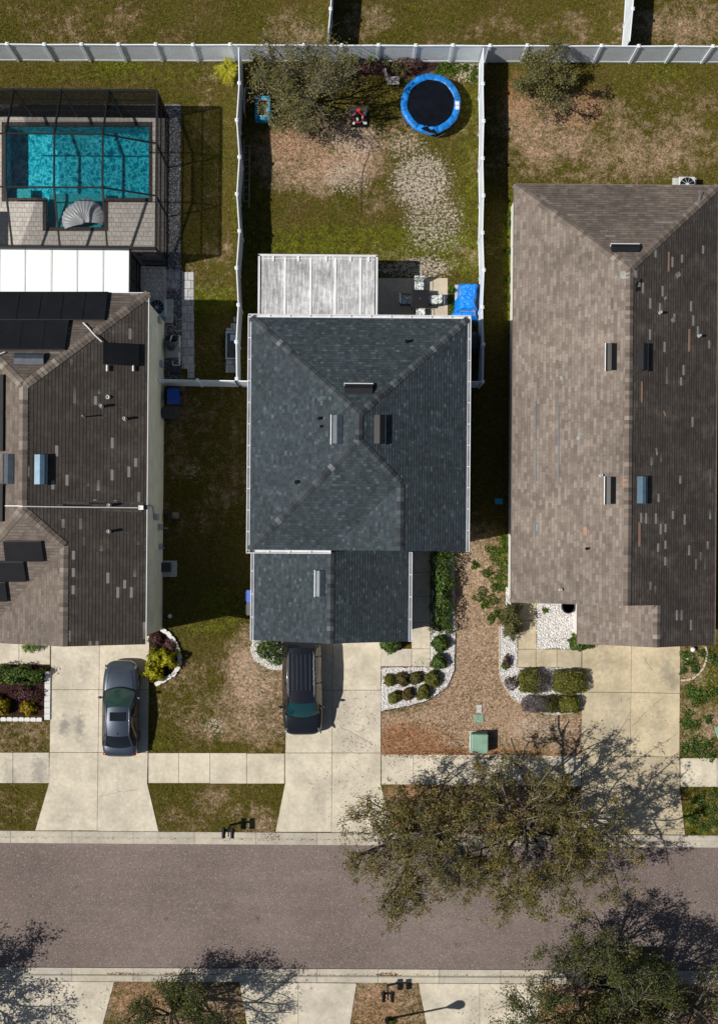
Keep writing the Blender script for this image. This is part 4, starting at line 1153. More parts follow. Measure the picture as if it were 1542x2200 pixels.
mb = MB(); mb.box((gx(1356), rr.ysg + .33, 0.03), (4.7, 0.04, 2.1)); mb.build('garage_door', M['trim'], hr)
for y in (560, 800, 1000): window(rw, (rx0 - .03, gy(y, 1090), 1.0), 0.9, 1.2, (-1, 0))
for x in (1180, 1380): window(rw, (gx(x), rr.yn - .27, 0.9), 1.3, 1.3, (0, 1))
mb = MB()
mb.bar((rr.x0 - .015, rr.ys, RE - .06), (rr.x0 - .015, rr.yn, RE - .06), 0.03, 0.14); mb.bar((rr.x1 + .015, rr.ysg, RE - .06), (rr.x1 + .015, rr.yn, RE - .06), 0.03, 0.14)
mb.bar((rr.xg0 - .015, rr.ysg, RE - .06), (rr.xg0 - .015, rr.ys, RE - .06), 0.03, 0.14)
mb.bar((rr.x0, rr.yn + .015, RE - .06), (rr.x1, rr.yn + .015, RE - .06), 0.03, 0.14)
mb.build('fascia', M['brown_trim'], hr)
roof_vent(rro, rr.N, 1342, 536, 1.32, 0.40, 'vent_black', 'trim')
for x, y, pl, m_, l_ in ((1314, 767, rr.W, 'vent_black', 'ac_white'), (1377, 767, rr.E, 'vent_black', 'vent'), (1312, 1054, rr.W, 'vent_black', 'ac_white'), (1375, 1053, rr.E, 'vent_blue', 'vent')):
    roof_vent(rro, pl, x, y, 1.28, 0.48, m_, l_)
for x, y, pl in ((1290, 1022, rr.W), (1203, 1267, rr.W), (1417, 672, rr.E), (1501, 722, rr.E)): pipe_vent(rro, pl, x, y, 'roof_pipe', 0.065, 0.24)
pipe_vent(rro, rr.W, 1260, 1179, 'black', 0.06, 0.2)
for x, y, a, w, pl, rot in ((1436, 562, 0.95, 0.10, rr.E, 0), (1480, 731, 1.1, 0.12, rr.E, 0), (1378, 842, 1.0, 0.10, rr.E, 0), (1373, 1148, 1.15, 0.13, rr.E, 0), (1257, 1141, 0.42, 0.20, rr.W, 0), (1342, 1035, 0.50, 0.22, rr.W, 0), (1427, 888, 0.26, 0.07, rr.E, 0.5)):
    patch(rro, pl, x, y, a, w, 'stone_patch', 'bare_patch', rot)
for x, y, a, w, pl, rot in ((1342, 590, 0.38, 0.46, rr.W, 0), (1363, 588, 0.34, 0.30, rr.E, 0), (1456, 590, 0.22, 0.34, rr.E, 0.6), (1429, 640, 0.14, 0.22, rr.E, 0.5), (1445, 687, 0.2, 0.25, rr.E, 0.7), (1372, 611, 0.22, 0.16, rr.E, 0), (1244, 937, 0.18, 0.36, rr.W, 1.2), (1207, 815, 0.4, 0.14, rr.W, 0.3), (1154, 1134, 0.35, 0.12, rr.W, 0), (1205, 1031, 0.2, 0.14, rr.W, 0), (1410, 970, 0.35, 0.09, rr.E, 0.2), (1502, 420, 0.5, 0.10, rr.E, 0)):
    patch(rro, pl, x, y, a, w, 'felt_patch', 'repair_patch', rot)
for x, y in ((1369, 608), (1376, 603), (1372, 620), (1366, 613), (1366, 622)): patch(rro, rr.E, x, y, 0.18, 0.12, 'black', 'missing_shingle', 0)
for x, ya, yb in ((1151, 860, 945), (1200, 870, 1035), (1151, 975, 1035), (1149, 1115, 1155), (1314, 640, 664)):
    patch(rro, rr.W, x, (ya + yb) / 2, (yb - ya) / 41 * .93, 0.06, 'vent', 'lifted_edge', 0)

# ---- covered patio of the middle house
pc = thing('patio_cover', 'weathered white flat patio roof on the back of the middle house', 'patio cover', P(686, 660))
px0, px1, pyn, pys = gx(566, 640), gx(806.7, 640), gy(579.5, 690), wyn + 0.01
PH = 2.72
mb = MB(); mb.box(((px0 + px1) / 2, (pyn + pys) / 2, PH - 0.08), (px1 - px0 - .2, pyn - pys - .1, 0.08)); mb.build('roof_panel', M['pan_roof'], pc)
mb = MB()
for x in (612, 667, 720, 774):
    xx = P(x, 610, PH).x; mb.box((xx, (pyn + pys) / 2, PH), (0.10, pyn - pys - .2, 0.035))
mb.build('seam', M['white'], pc)
mb = MB()
for a, b in (((px0, pys), (px0, pyn + .02)), ((px1, pyn + .02), (px1, pys)), ((px0 - .05, pyn), (px1 + .05, pyn))):
    mb.bar((*a, PH), (*b, PH), 0.10, 0.16)
mb.bar((px0 + .1, pyn - .16, PH + .0), (px1 - .1, pyn - .16, PH + .0), 0.03, 0.05)
mb.build('gutter', M['gutter'], pc)
mb = MB()
for x in (587, 641, 701, 753, 792): xx = P(x, 553, PH).x; mb.box((xx, pyn - .14, PH + .005), (0.09, 0.30, 0.06))
mb.build('bracket', M['trim'], pc)
for x in (px0 + .1, (px0 + px1) / 2, px1 - .1):
    mb = MB(); mb.box((x, pyn - .1, 0.03), (0.09, 0.09, PH - .14)); mb.build('post', M['white'], pc)

# ---- covered lanai and pool cage of the left house
pl_ = thing('patio_cover', 'bright white pan roof joining the pool cage to the left house', 'patio cover', P(120, 625))
LH = 2.85
qx0, qx1, qyn, qys = gx(-62, 600), gx(300.5, 600), gy(563.5, 150), rl.yn - .19
mb = MB(); mb.box(((qx0 + qx1) / 2, (qyn + qys) / 2, LH - .09), (qx1 - qx0, qyn - qys, 0.09)); ex = gx(-74, 520); wx = gx(-260, 520); mb.box(((ex + wx) / 2, (gy(474, 0) + qyn) / 2 - .02, LH - .085), (ex - wx, gy(474, 0) - qyn + .04, 0.083))
mb.build('roof_panel', M['white_roof'], pl_)
mb = MB()
for x in (-2, 53, 110, 165, 221): mb.box((P(x, 580, LH).x, (qyn + qys) / 2, LH), (0.09, qyn - qys - .1, 0.022))
mb.build('seam', M['ac_white'], pl_)
mb = MB()
for x in range(-12, 276, 12): mb.box((P(x, 532, LH).x, qyn - .05, LH + .002), (0.05, 0.03, 0.02))
mb.build('screw', M['vent'], pl_)
mb = MB(); mb.bar((qx1 + .04, qys, LH - .05), (qx1 + .04, qyn, LH - .05), 0.07, 0.14)
mb.bar((qx0, qyn + .05, LH - .04), (qx1 + .05, qyn + .05, LH - .04), 0.08, 0.14); mb.build('edge_beam', M['bronze'], pl_)

cg = thing('pool_cage', 'dark framed screen cage over the swimming pool', 'pool cage', P(150, 410))
CE, CTP = 3.4, 4.55
X = [gx(v, 400) for v in (-121, -25, 71, 167, 263)]; XE, XW = gx(361, 400), gx(-71, 400)
YN, YS, YA, YB = gy(251, 150), gy(570, 150), gy(358, 150), gy(464, 150)
bm_ = MB()
W_ = 0.075
for x in X[1:]:
    bm_.bar((x, YN, CE), (x, YA, CTP), W_, 0.12); bm_.bar((x, YA, CTP), (x, YB, CTP), W_, 0.12); bm_.bar((x, YB, CTP), (x, YS, CE), W_, 0.12)
for y in (YA, YB):
    bm_.bar((X[1] - 2, y, CTP - .004), (X[4], y, CTP - .004), 0.06, 0.08); bm_.bar((X[4], y, CTP - .01), (XE, y, CE), 0.06, 0.09)
bm_.bar((XW, YN, CE - .004), (XE, YN, CE - .004), 0.10, 0.12); bm_.bar((XE, YN, CE), (XE, YS, CE), 0.10, 0.12); bm_.bar((XW, YS, CE - .004), (XE, YS, CE - .004), 0.12, 0.14)
bm_.build('roof_beam', M['bronze'], cg)
fb = MB()
for x in X[1:] + [XE]: fb.bar((x, YN, 0.03), (x, YN, CE), 0.08)
for y in (YA, YB, YS): fb.bar((XE, y, 0.03), (XE, y, CE), 0.08)
for z in (0.06, 0.95, 2.2):
    fb.bar((XW, YN, z), (XE, YN, z), 0.05); fb.bar((XE, YN, z), (XE, YS, z), 0.05); fb.bar((qx1 + .3, YS, z), (XE, YS, z), 0.05)
sx = qx1 + .02
for y in (YS, (YS + qys) / 2 + .3): fb.bar((sx, y, 0.03), (sx, y, LH - .1), 0.07)
for z in (0.06, 0.95): fb.bar((sx, YS, z), (sx, qys + .02, z), 0.05)
fb.build('wall_frame', M['bronze'], cg)
def panel(mb, pts): mb.add(pts, [tuple(range(len(pts)))])
sb = MB()
panel(sb, [(XW, YN, 0.05), (XE, YN, 0.05), (XE, YN, CE), (XW, YN, CE)]); panel(sb, [(XE, YN, 0.05), (XE, YS, 0.05), (XE, YS, CE), (XE, YN, CE)])
panel(sb, [(sx, YS, 0.05), (XE, YS, 0.05), (XE, YS, CE), (sx, YS, CE)]); panel(sb, [(sx, YS, 0.05), (sx, qys, 0.05), (sx, qys, LH), (sx, YS, LH)])
sb.build('wall_screen', M['screen'], cg)
sb = MB()
for a, b in zip([XW] + X[1:4], X[1:5]):
    panel(sb, [(a, YN, CE), (b, YN, CE), (b, YA, CTP), (a, YA, CTP)]); panel(sb, [(a, YA, CTP), (b, YA, CTP), (b, YB, CTP), (a, YB, CTP)]); panel(sb, [(a, YB, CTP), (b, YB, CTP), (b, YS, CE), (a, YS, CE)])
panel(sb, [(X[4], YN, CE), (XE, YN, CE), (XE, YA, CE), (X[4], YA, CTP)]); panel(sb, [(X[4], YA, CTP), (XE, YA, CE), (XE, YB, CE), (X[4], YB, CTP)]); panel(sb, [(X[4], YB, CTP), (XE, YB, CE), (XE, YS, CE), (X[4], YS, CE)])
sb.build('roof_screen', M['screen'], cg)

# ---- pool
slabs('pool_deck', [rect(-74, 251, 357, 262), rect(-74, 262, 4, 433), rect(328, 262, 357, 433), rect(-74, 433, 92, 496), rect(233, 433, 357, 496), rect(-74, 496, 357, 690)], 'deck', 0.045, -0.004, False)
pool = thing('swimming_pool', 'turquoise L shaped swimming pool with dark brick coping', 'pool', P(165, 360))
cp = MB()
def ring(pts, off, z0, z1):
    n = len(pts)
    for i in range(n):
        a, b = Vector((*pts[i], 0)), Vector((*pts[(i + 1) % n], 0))
        d = (b - a).normalized(); o = Vector((d.y, -d.x, 0))       # outward for clockwise px order
        pre, nxt = Vector((*pts[i - 1], 0)), Vector((*pts[(i + 2) % n], 0))
        convA = (a - pre).normalized().cross(d).z > 0; convB = d.cross((nxt - b).normalized()).z > 0
        a2 = a - (d * off if convA else -d * 0.0); b2 = b
        if not convB: b2 = b - d * off
        q = [P(v.x, v.y) for v in (a2, b2, b2 + o * off, a2 + o * off)]
        cp.prism([(v.x, v.y) for v in q], z0, z1)
ring(POOL, 8, -0.12, 0.052)
cp.build('coping', M['coping'], pool)
pb = MB()
def pool_walls(mb, pts, z0, z1):
    n = len(pts)
    w = [P(*p) for p in pts]
    for i in range(n):
        a, b = w[i], w[(i + 1) % n]
        mb.add([(a.x, a.y, z0), (b.x, b.y, z0), (b.x, b.y, z1), (a.x, a.y, z1)], [(0, 1, 2, 3)])
pool_walls(pb, POOL, -1.05, -0.115)
pb.prism([(p.x, p.y) for p in (P(*q) for q in rect(11, 269, 321, 426))], -1.2, -1.05)
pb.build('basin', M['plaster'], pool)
sh = MB()
sh.prism([(p.x, p.y) for p in (P(*q) for q in rect(101, 410, 224, 487.5))], -1.04, -0.42)
sh.prism([(p.x, p.y) for p in (P(*q) for q in rect(13, 398, 60, 424.5))], -1.04, -0.5); sh.prism([(p.x, p.y) for p in (P(*q) for q in rect(268, 408, 319, 424.5))], -1.04, -0.45)
sh.build('shallow_shelf', M['shelf'], pool)
wt = MB(); w = [P(*q) for q in POOL]; wt.add([(p.x, p.y, -0.10) for p in w], [tuple(range(len(w)))][::-1])
wt.build('water', M['water'], pool)
# ------------------------------------------------------------------ fences
def fence(label, p0, p1, n, first=True, last=True, zig=0.05, name='vinyl_fence', h=1.83, phase=0, ext=0.0):
    a, b = P(*p0), P(*p1)
    t = thing(name, label, 'fence', a, 0, None)
    d = (b - a); L = d.length; d.normalize(); sd = Vector((-d.y, d.x, 0))
    ps = [a + d * (L * i / n) + sd * (zig * (1 if (i + phase) % 2 else -1) * random.uniform(0.3, 1) if 0 < i < n else 0) for i in range(n + 1)]
    ang = math.atan2(d.y, d.x)
    for i, p in enumerate(ps):
        if (i == 0 and not first) or (i == n and not last): continue
        mb = MB(); mb.box((p.x, p.y, 0), (0.13, 0.13, h + 0.06), ang); mb.box((p.x, p.y, h + 0.06), (0.165, 0.165, 0.035), ang); mb.box((p.x, p.y, h + 0.095), (0.15, 0.15, 0.05), ang, taper=0.15)
        mb.build('post', M['vinyl'], t)
    for p, q in zip(ps[:-1], ps[1:]):
        e = (q - p); l = e.length; e.normalize(); an = math.atan2(e.y, e.x)
        mb = MB(); k = 11; w = (l - 0.12) / k
        for j in range(k):
            c = p + e * (0.06 + w * (j + .5)); mb.box((c.x, c.y, 0.14), (w - 0.006, 0.026, h - 0.22), an)
        mb.bar(p + e * .06 + Vector((0, 0, .5)), q - e * .06 + Vector((0, 0, .5)), 0.016, 0.7)
        mb.bar(p + e * .06 + Vector((0, 0, 1.2)), q - e * .06 + Vector((0, 0, 1.2)), 0.016, 0.9)
        mb.build('panel', M['vinyl'], t)
        for z_, nm in ((h - .02, 'top_rail'), (.10, 'bottom_rail')):
            mb = MB(); mb.bar(p + e * .05 + Vector((0, 0, z_)), q - e * .05 + Vector((0, 0, z_)), 0.05, 0.14); mb.build(nm, M['vinyl'], t)
    return t
fence('long white vinyl privacy fence along the far side of all three back yards', (39.5 - 77.2 * 3, 129), (39.5 + 77.2 * 22, 134.5), 25, zig=0.012)
fence('white vinyl fence between the pool yard and the trampoline yard', (520.5, 134), (516.5, 826), 9, first=False, zig=0.09)
fence('white vinyl fence between the trampoline yard and the brown roofed house', (1029, 135), (1028, 832), 9, first=False, zig=0.05, phase=1)
fence('short white vinyl fence from the cream wall to the slate roofed house', (355, 827.5), (514, 830.5), 2, last=False, zig=0.0)
fence('stub of white vinyl fence beside the slate roof on its left', (518.5, 830.5), (567, 831.5), 1, first=False, zig=0.0)
fence('short white vinyl fence closing the gap beside the blue tarp yard', (971, 831), (1026.5, 832), 1, last=False, zig=0)
fence('white vinyl fence at the top edge dividing two lawns above the leafy tree', (729, -150), (705, 125), 4, last=False, zig=0.03)
fence('white vinyl fence at the top edge right of centre dividing the far lawns', (1356, -150), (1333, 125), 4, last=False, zig=0.03)

# ------------------------------------------------------------------ foliage
def leaf_cards(name, C, size, mat, parent=None, nrm=None, spread=0.6, aspect=0.5, rnd=None):
    n = len(C)
    N = RNG.normal(0, 1, (n, 3)) * spread + (np.array([0, 0, 0.5]) if nrm is None else nrm)
    N /= np.linalg.norm(N, axis=1, keepdims=True) + 1e-9
    T = RNG.normal(0, 1, (n, 3)); T -= N * (T * N).sum(1, keepdims=True); T /= np.linalg.norm(T, axis=1, keepdims=True) + 1e-9
    B = np.cross(N, T)
    s = np.asarray(size).reshape(-1, 1) * np.ones((n, 1))
    V = np.stack([C - T * s, C - B * s * aspect + N * s * 0.12, C + T * s, C + B * s * aspect + N * s * 0.12], 1).reshape(-1, 3)
    F = np.arange(4 * n).reshape(-1, 4)
    r = RNG.random(n) if rnd is None else rnd
    return np_mesh(name, V, F, mat, {'rnd': np.repeat(r, 4)}, parent=parent)

def tree(name, label, base, H, Rc, seed, leaf, n_leaf, size, trunk_r=0.16, zc=0.30, limbs=8, sub=6, tw=5, up=0.35, bare=0.0, squash=1.0, group=None, twigmat='bark_pale', spread=0.17, cat='tree', stretch=(1, 1)):
    rr_ = random.Random(seed)
    t = thing(name, label, cat, base, 0, group)
    tk, twg = MB(), MB()
    anchors = []
    b = Vector(base)
    cc = b + Vector((0, 0, H * (zc + 1) / 2)); rz = H * (1 - zc) / 2 * 1.05
    def rv(): return Vector((rr_.gauss(0, 1), rr_.gauss(0, 1), rr_.gauss(0, 1)))
    def inside(p):
        q = p - cc
        return (q.x / (Rc * stretch[0])) ** 2 + (q.y / (Rc * stretch[1])) ** 2 + (q.z / rz) ** 2
    def branch(p, d, L, r, depth):
        n = 5; pts, rad = [p.copy()], [r]
        for i in range(n):
            d = (d + rv() * 0.16 + Vector((0, 0, 0.05))).normalized()
            if i > 1 and inside(p) > 1.0: break
            p = p + d * (L / n)
            if p.z < b.z + 0.5: p.z = b.z + 0.5
            pts.append(p.copy()); rad.append(r * (1 - 0.62 * (i + 1) / n))
        n = len(pts) - 1
        if depth == 2 and inside(pts[-1]) > 1.3: return
        (tk if depth < 2 else twg).tube(pts, rad, 6 if depth < 2 else 4)
        if depth == 0: k, f = sub, 0.62
        elif depth == 1: k, f = tw, 0.55
        else:
            if rr_.random() >= bare:
                for i in range(1, len(pts)): anchors.append((pts[i - 1] + (pts[i] - pts[i - 1]) * rr_.random(), d.copy()))
                anchors.append((pts[-1], d.copy()))
            for _ in range(2):
                q = pts[rr_.randrange(1, len(pts))]; e = (d + rv() * 0.7).normalized()
                q2 = q + e * L * rr_.uniform(0.3, 0.6); twg.tube([q, q2], [r * 0.4, r * 0.2], 3)
                if rr_.random() >= bare: anchors.append((q2, e)); anchors.append((q.lerp(q2, .6), e))
            return
        for j in range(k):
            u = 0.30 + 0.70 * (j + rr_.random() * 0.8) / k
            x = min(u, 0.999) * n; i = int(x); q = pts[i].lerp(pts[i + 1], x - i)
            dd = (pts[i + 1] - pts[i]).normalized()
            pr = dd.cross(rv()).normalized()
            an = rr_.uniform(0.5, 1.1) if j < k - 1 else rr_.uniform(0.0, 0.3)
            branch(q, (dd * math.cos(an) + pr * math.sin(an)).normalized(), L * f * rr_.uniform(0.75, 1.2), r * (0.52 if depth == 0 else 0.42), depth + 1)
    hz = H * zc
    top = b + Vector((rr_.uniform(-.15, .15), rr_.uniform(-.15, .15), hz))
    tk.tube([b - Vector((0, 0, .1)), b + Vector((0, 0, hz * .15)), b.lerp(top, .6), top], [trunk_r * 1.5, trunk_r * 1.1, trunk_r, trunk_r * .95], 9)
    for i in range(limbs):
        az = 2 * math.pi * (i + rr_.random() * .7) / limbs
        el = rr_.uniform(up - 0.25, up + 0.45) if i < limbs - 2 else rr_.uniform(0.9, 1.4)
        L = min(Rc * 0.92 / max(0.35, math.cos(el)), H * (1 - zc) / max(0.2, math.sin(el)) * 0.85) * rr_.uniform(0.75, 1.05)
        d = Vector((math.cos(az) * math.cos(el) * stretch[0], math.sin(az) * math.cos(el) * stretch[1], math.sin(el))).normalized()
        branch(top - Vector((0, 0, rr_.uniform(0, hz * .3))), d, L, trunk_r * rr_.uniform(0.42, 0.62), 0)
    tk.build('trunk', M['bark'], t, smooth=True)
    twg.build('twigs', M[twigmat], t)
    A = np.array([tuple(a[0]) for a in anchors if inside(a[0]) < 1.3])
    w = RNG.gamma(1.0, 1.0, len(A)); w /= w.sum()
    idx = RNG.choice(len(A), n_leaf, p=w)
    # offsets hug the twig: small clumps
    C = A[idx] + RNG.normal(0, spread, (n_leaf, 3)) * np.array([1, 1, 0.7])
    tone_ = RNG.random(len(A))[idx] * 0.55 + RNG.random(n_leaf) * 0.45
    leaf_cards('crown', C, size * (0.6 + 0.8 * RNG.random(n_leaf)), M[leaf], t, None, 0.75, 0.48, tone_)
    return t

tree('street_tree', 'olive brown oak on the street verge in front of the right driveway', P(1126, 1770), 7.0, 4.9, 3, 'oak_leaf', 33000, 0.058, 0.18, 0.26, 10, 8, 5, stretch=(1.0, .84), spread=.11)
tree('street_tree', 'olive brown oak on the street verge nearest the middle driveway', P(878, 1776), 6.6, 3.7, 28, 'oak_leaf', 21000, 0.058, 0.16, 0.26, 9, 8, 5, stretch=(.92, 1.0), spread=.11)
tree('yard_tree', 'grey green oak in the back yard beside the trampoline', P(656, 232), 5.4, 2.7, 21, 'oak_leaf_grey', 13500, 0.052, 0.13, 0.24, 9, 7, 5, spread=.16)
tree('yard_tree', 'small bushy green tree against the fence of the right back yard', P(1158, 206), 3.6, 1.65, 5, 'oak_leaf_grey', 11000, 0.048, 0.08, 0.18, 7, 5, 5, up=0.45, spread=0.12)
tree('street_tree', 'dark green oak at the lower right overhanging the parked black car', P(1240, 2150), 6.4, 4.5, 14, 'oak_leaf_green', 46000, 0.058, 0.17, 0.26, 10, 7, 5, bare=0.10, spread=.17)
tree('street_tree', 'dark green oak at the bottom edge between two lower driveways', P(386, 2150), 5.8, 2.5, 31, 'oak_leaf_green', 15000, 0.056, 0.15, 0.3, 8, 5, 5)
tree('street_tree', 'sparse oak at the lower left corner shading the pavement', P(-105, 2150), 6.2, 3.0, 17, 'oak_leaf_green', 10000, 0.070, 0.15, 0.3, 8, 5, 5, bare=0.15)
tree('street_tree', 'nearly bare oak at the lower right corner of the street', P(1480, 2150), 5.0, 3.2, 44, 'oak_leaf_green', 4500, 0.065, 0.13, 0.28, 8, 6, 4, bare=0.6)

def shrub(label, px, py, r, h, mat, cat='shrub', name='shrub', n=None, size=0.045, shape='ball', rx=None, group=None, core=True, fuzz=0.12, dead=None):
    """clipped or loose bush; r, rx half sizes in metres, h height"""
    base = P(px, py); rx = rx or r
    t = thing(name, label, cat, base, 0, group)
    n = n or int((4200 if dead is None else 7000) * (rx * r * 2 + 0.12))
    u = RNG.normal(0, 1, (n, 3)); u /= np.linalg.norm(u, axis=1, keepdims=True); u[:, 2] = np.abs(u[:, 2]) * 1.0
    if shape == 'box':
        u2 = u / ((np.abs(u) ** 7).sum(1, keepdims=True)) ** (1 / 7)
        S_ = u2 * ((0.84 if dead is None else 0.40) + (0.16 if dead is None else 0.60) * RNG.random((n, 1)) ** .6)
    else: S_ = u * (0.62 + 0.38 * RNG.random((n, 1)) ** 0.6)
    lump = 1 + fuzz * np.sin(u[:, :1] * 5 + px) * np.sin(u[:, 1:2] * 6 + py) + RNG.normal(0, fuzz * 0.35, (n, 1))
    C = S_ * lump * np.array([rx, r, h * 0.96]) + np.array([base.x, base.y, 0.04])
    C += u * (fuzz * 0.9 * np.sin(C[:, :1] * 6.1 + px) * np.sin(C[:, 1:2] * 5.3 + py)) * np.array([1, 1, .8]); C[:, 2] = np.maximum(C[:, 2], .03)
    rnd = RNG.random(n)
    if dead is not None:
        k = (S_[:, 0] * dead[0] + S_[:, 1] * dead[1] + RNG.normal(0, 0.18, n)) > dead[2]
        leaf_cards('bare_patch', C[k], size * (0.6 + 0.8 * RNG.random(k.sum())), M['dead_twig'], t, u[k] * 1.2, 0.8, 0.16)
        C, u, rnd = C[~k], u[~k], rnd[~k]
    leaf_cards('foliage', C, size * (0.6 + 0.8 * RNG.random(len(C))), M[mat], t, u * 1.2, 0.55, 0.5, rnd)
    mb = MB()
    for k in range(9):
        a = k * 0.7; q = 0.55 + 0.2 * (k % 3)
        mb.tube([(base.x, base.y, 0), (base.x + math.cos(a) * rx * q * .5, base.y + math.sin(a) * r * q * .5, h * .45), (base.x + math.cos(a) * rx * q, base.y + math.sin(a) * r * q, h * .8)], [0.02, 0.015, 0.008], 4)
    mb.build('stems', M['stem'], t)
    if core and dead is None:
        mb = MB(); mb.ball((base.x, base.y, h * .38), (rx * .72, r * .72, h * .38), 14, 7); mb.build('inner_growth', M[mat], t, smooth=True)
    return t
G_BED = 'clipped shrubs in the white gravel bed'
for lab, x, y, r, h, m in (
    ('round olive shrub at the upper left of the white gravel bed', 836, 1462, .34, .58, 'olive_leaf'),
    ('round rusty shrub second along the upper row of the white gravel bed', 865, 1457, .36, .55, 'rust_leaf'),
    ('thin dull shrub third along the upper row of the white gravel bed', 893, 1455, .36, .52, 'half_dead'),
    ('largest round olive shrub at the curved side of the white gravel bed', 930, 1458, .45, .70, 'olive_leaf'),
    ('round olive shrub at the left of the lower row in the white gravel bed', 847, 1496, .35, .58, 'olive_leaf'),
    ('thin brownish shrub in the middle of the lower row in the white gravel bed', 878, 1491, .35, .50, 'rust_leaf'),
    ('round olive shrub at the right of the lower row in the white gravel bed', 909, 1489, .40, .62, 'olive_leaf')):
    shrub(lab, x, y, r, h, m, group=G_BED)
shrub('bright green bush just below the tall hedge by the path', 945, 1382, .42, .75, 'shrub_leaf', size=.06)
shrub('bright green bush beside the path corner above the olive shrubs', 942, 1423, .40, .75, 'shrub_leaf', size=.06)
shrub('leafy green bush at the garage corner by the middle driveway', 836, 1376, .62, 1.1, 'shrub_leaf', size=.065, rx=.52)
shrub('tall dark green hedge along the shaded front path', 948, 1268, 2.05, 1.15, 'shrub_leaf', 'hedge', 'hedge', 4600, .065, 'box', .50, fuzz=.16)
shrub('loose green bush with gravel around it left of the parked black car', 580, 1394, .72, .75, 'shrub_leaf', size=.065, rx=.85, core=False, fuzz=.25, n=1100)
shrub('low green sprig touching the rear of the black car beside gravel', 600, 1420, .30, .4, 'shrub_leaf', size=.06, core=False, n=260)
shrub('boxy half dead hedge, green left half, upper left of the right gravel bed', 1147, 1462, .62, .72, 'olive_leaf', shape='box', rx=.85, dead=(1, 0, 0.05), fuzz=.06)
shrub('full green boxy hedge beside the right driveway in the gravel bed', 1221, 1464, .62, .75, 'olive_leaf', shape='box', rx=.82, fuzz=.06)
shrub('long mostly bare hedge along the curved edging of the right bed', 1160, 1512, .45, .6, 'half_dead', shape='box', rx=.98, dead=(-1, -0.1, -0.35), fuzz=.06)
shrub('small green boxy shrub at the right driveway, lowest in the right gravel bed', 1220, 1512, .44, .62, 'olive_leaf', shape='box', rx=.55, fuzz=.06)
shrub('tall grey green bush at the left corner of the brown roofed house', 1096, 1330, 1.02, 1.5, 'half_dead', size=.06, rx=.55, fuzz=.25, n=3200)
shrub('bright green bush at the garage corner of the brown roofed house', 1245, 1377, .52, 1.2, 'shrub_leaf', size=.06, rx=.62)
shrub('small reddish shrub in the gravel strip left of the right path', 1089, 1422, .40, .5, 'maroon_leaf', rx=.22, core=False, n=420)
shrub('tiny green plant beside the reddish shrub in the gravel strip', 1084, 1431, .22, .35, 'weed_leaf', rx=.2, core=False, n=220)
shrub('low dry twiggy plant at the corner of the right gravel bed', 1098, 1466, .40, .3, 'dead_twig', rx=.45, core=False, n=500)
shrub('yellow green bush nearest the grey sedan in the mulch bed', 333, 1442, .48, .85, 'yellow_leaf', size=.07, rx=.45, fuzz=.25)
shrub('upper yellow green bush in the stone edged bed by the sedan', 341, 1414, .50, .9, 'yellow_leaf', size=.07, rx=.45, fuzz=.25)
shrub('yellow green bush at the right edge of the stone edged mulch bed', 365, 1415, .50, .95, 'yellow_leaf', size=.07, rx=.48, fuzz=.25)
shrub('maroon leaved shrub at the top of the stone edged mulch bed', 335, 1374, .35, .45, 'maroon_leaf', rx=.42, core=False, n=700)
shrub('maroon leaved shrub beside the white edging right of the yellow bushes', 369, 1388, .35, .45, 'maroon_leaf', rx=.3, core=False, n=520)
shrub('sparse golden plant on the mulch below the cream wall corner', 331, 1392, .28, .35, 'rust_leaf', rx=.25, core=False, n=260)
shrub('dark green hedge across the top of the left mulch bed', 40, 1449, .42, .85, 'shrub_leaf', 'hedge', 'hedge', 2600, .065, 'box', 1.35, fuzz=.2)
shrub('low maroon shrub behind the golden bushes in the left bed', 62, 1490, .42, .4, 'maroon_leaf', rx=1.0, core=False, n=1500)
shrub('golden yellow bush at the left edge of the photo in the left bed', 6, 1514, .50, .75, 'gold_leaf', size=.065, rx=.48, fuzz=.2)
shrub('round golden yellow bush on mulch near the left driveway', 64, 1520, .36, .6, 'gold_leaf', size=.06, fuzz=.2)
shrub('dark shrub with dry stems at the back fence by the bare tree crown', 880, 140, .50, .7, 'maroon_leaf', rx=.85, core=False, n=900)
shrub('reddish low shrub at the back fence under the three yuccas', 800, 145, .4, .6, 'maroon_leaf', rx=1.1, core=False, n=1100)
shrub('dull green shrub at the back fence left of the trampoline', 850, 148, .35, .55, 'oak_leaf_grey', rx=.45, core=False, n=420)
shrub('dark green shrub in the shadow at the left end of the back fence', 560, 134, .45, .9, 'oak_leaf_grey', rx=.5, core=False, n=600)

# low weeds dotted over the lawns
def weed(label, px, py, r, mat='weed_leaf', h=0.16, group=None):
    n = int(120 + 900 * r * r)
    a, q = RNG.random(n) * 6.283, np.sqrt(RNG.random(n)) * r
    q *= 1 + 0.35 * np.sin(a * 3 + px) + 0.2 * np.sin(a * 5 + py)
    C = np.stack([q * np.cos(a), q * np.sin(a), 0.03 + h * RNG.random(n) * (1 - q / r * .6).clip(0.1, 1)], -1)
    o = leaf_cards('weed_clump', C, 0.05 * (0.6 + 0.8 * RNG.random(n)), M[mat], None, np.stack([C[:, 0], C[:, 1], np.full(n, .5)], -1), 0.5, 0.55)
    o.location = P(px, py)
    return tag(o, label, 'weeds', group)
G1 = 'weeds between the middle and right houses'
for x, y, r in ((1062, 1188, .42), (1080, 1212, .40), (1084, 1180, .30), (1048, 1232, .32), (1070, 1240, .38), (1020, 1215, .20), (1034, 1280, .40), (1058, 1290, .30), (1076, 1262, .24), (1066, 1318, .26), (1055, 1330, .2), (1040, 1300, .2), (1082, 1160, .2), (1062, 1262, .2)):
    weed('patch of bright green weeds on the dry strip beside the brown roofed house', x, y, r, group=G1)
G2 = 'weeds at the right edge'
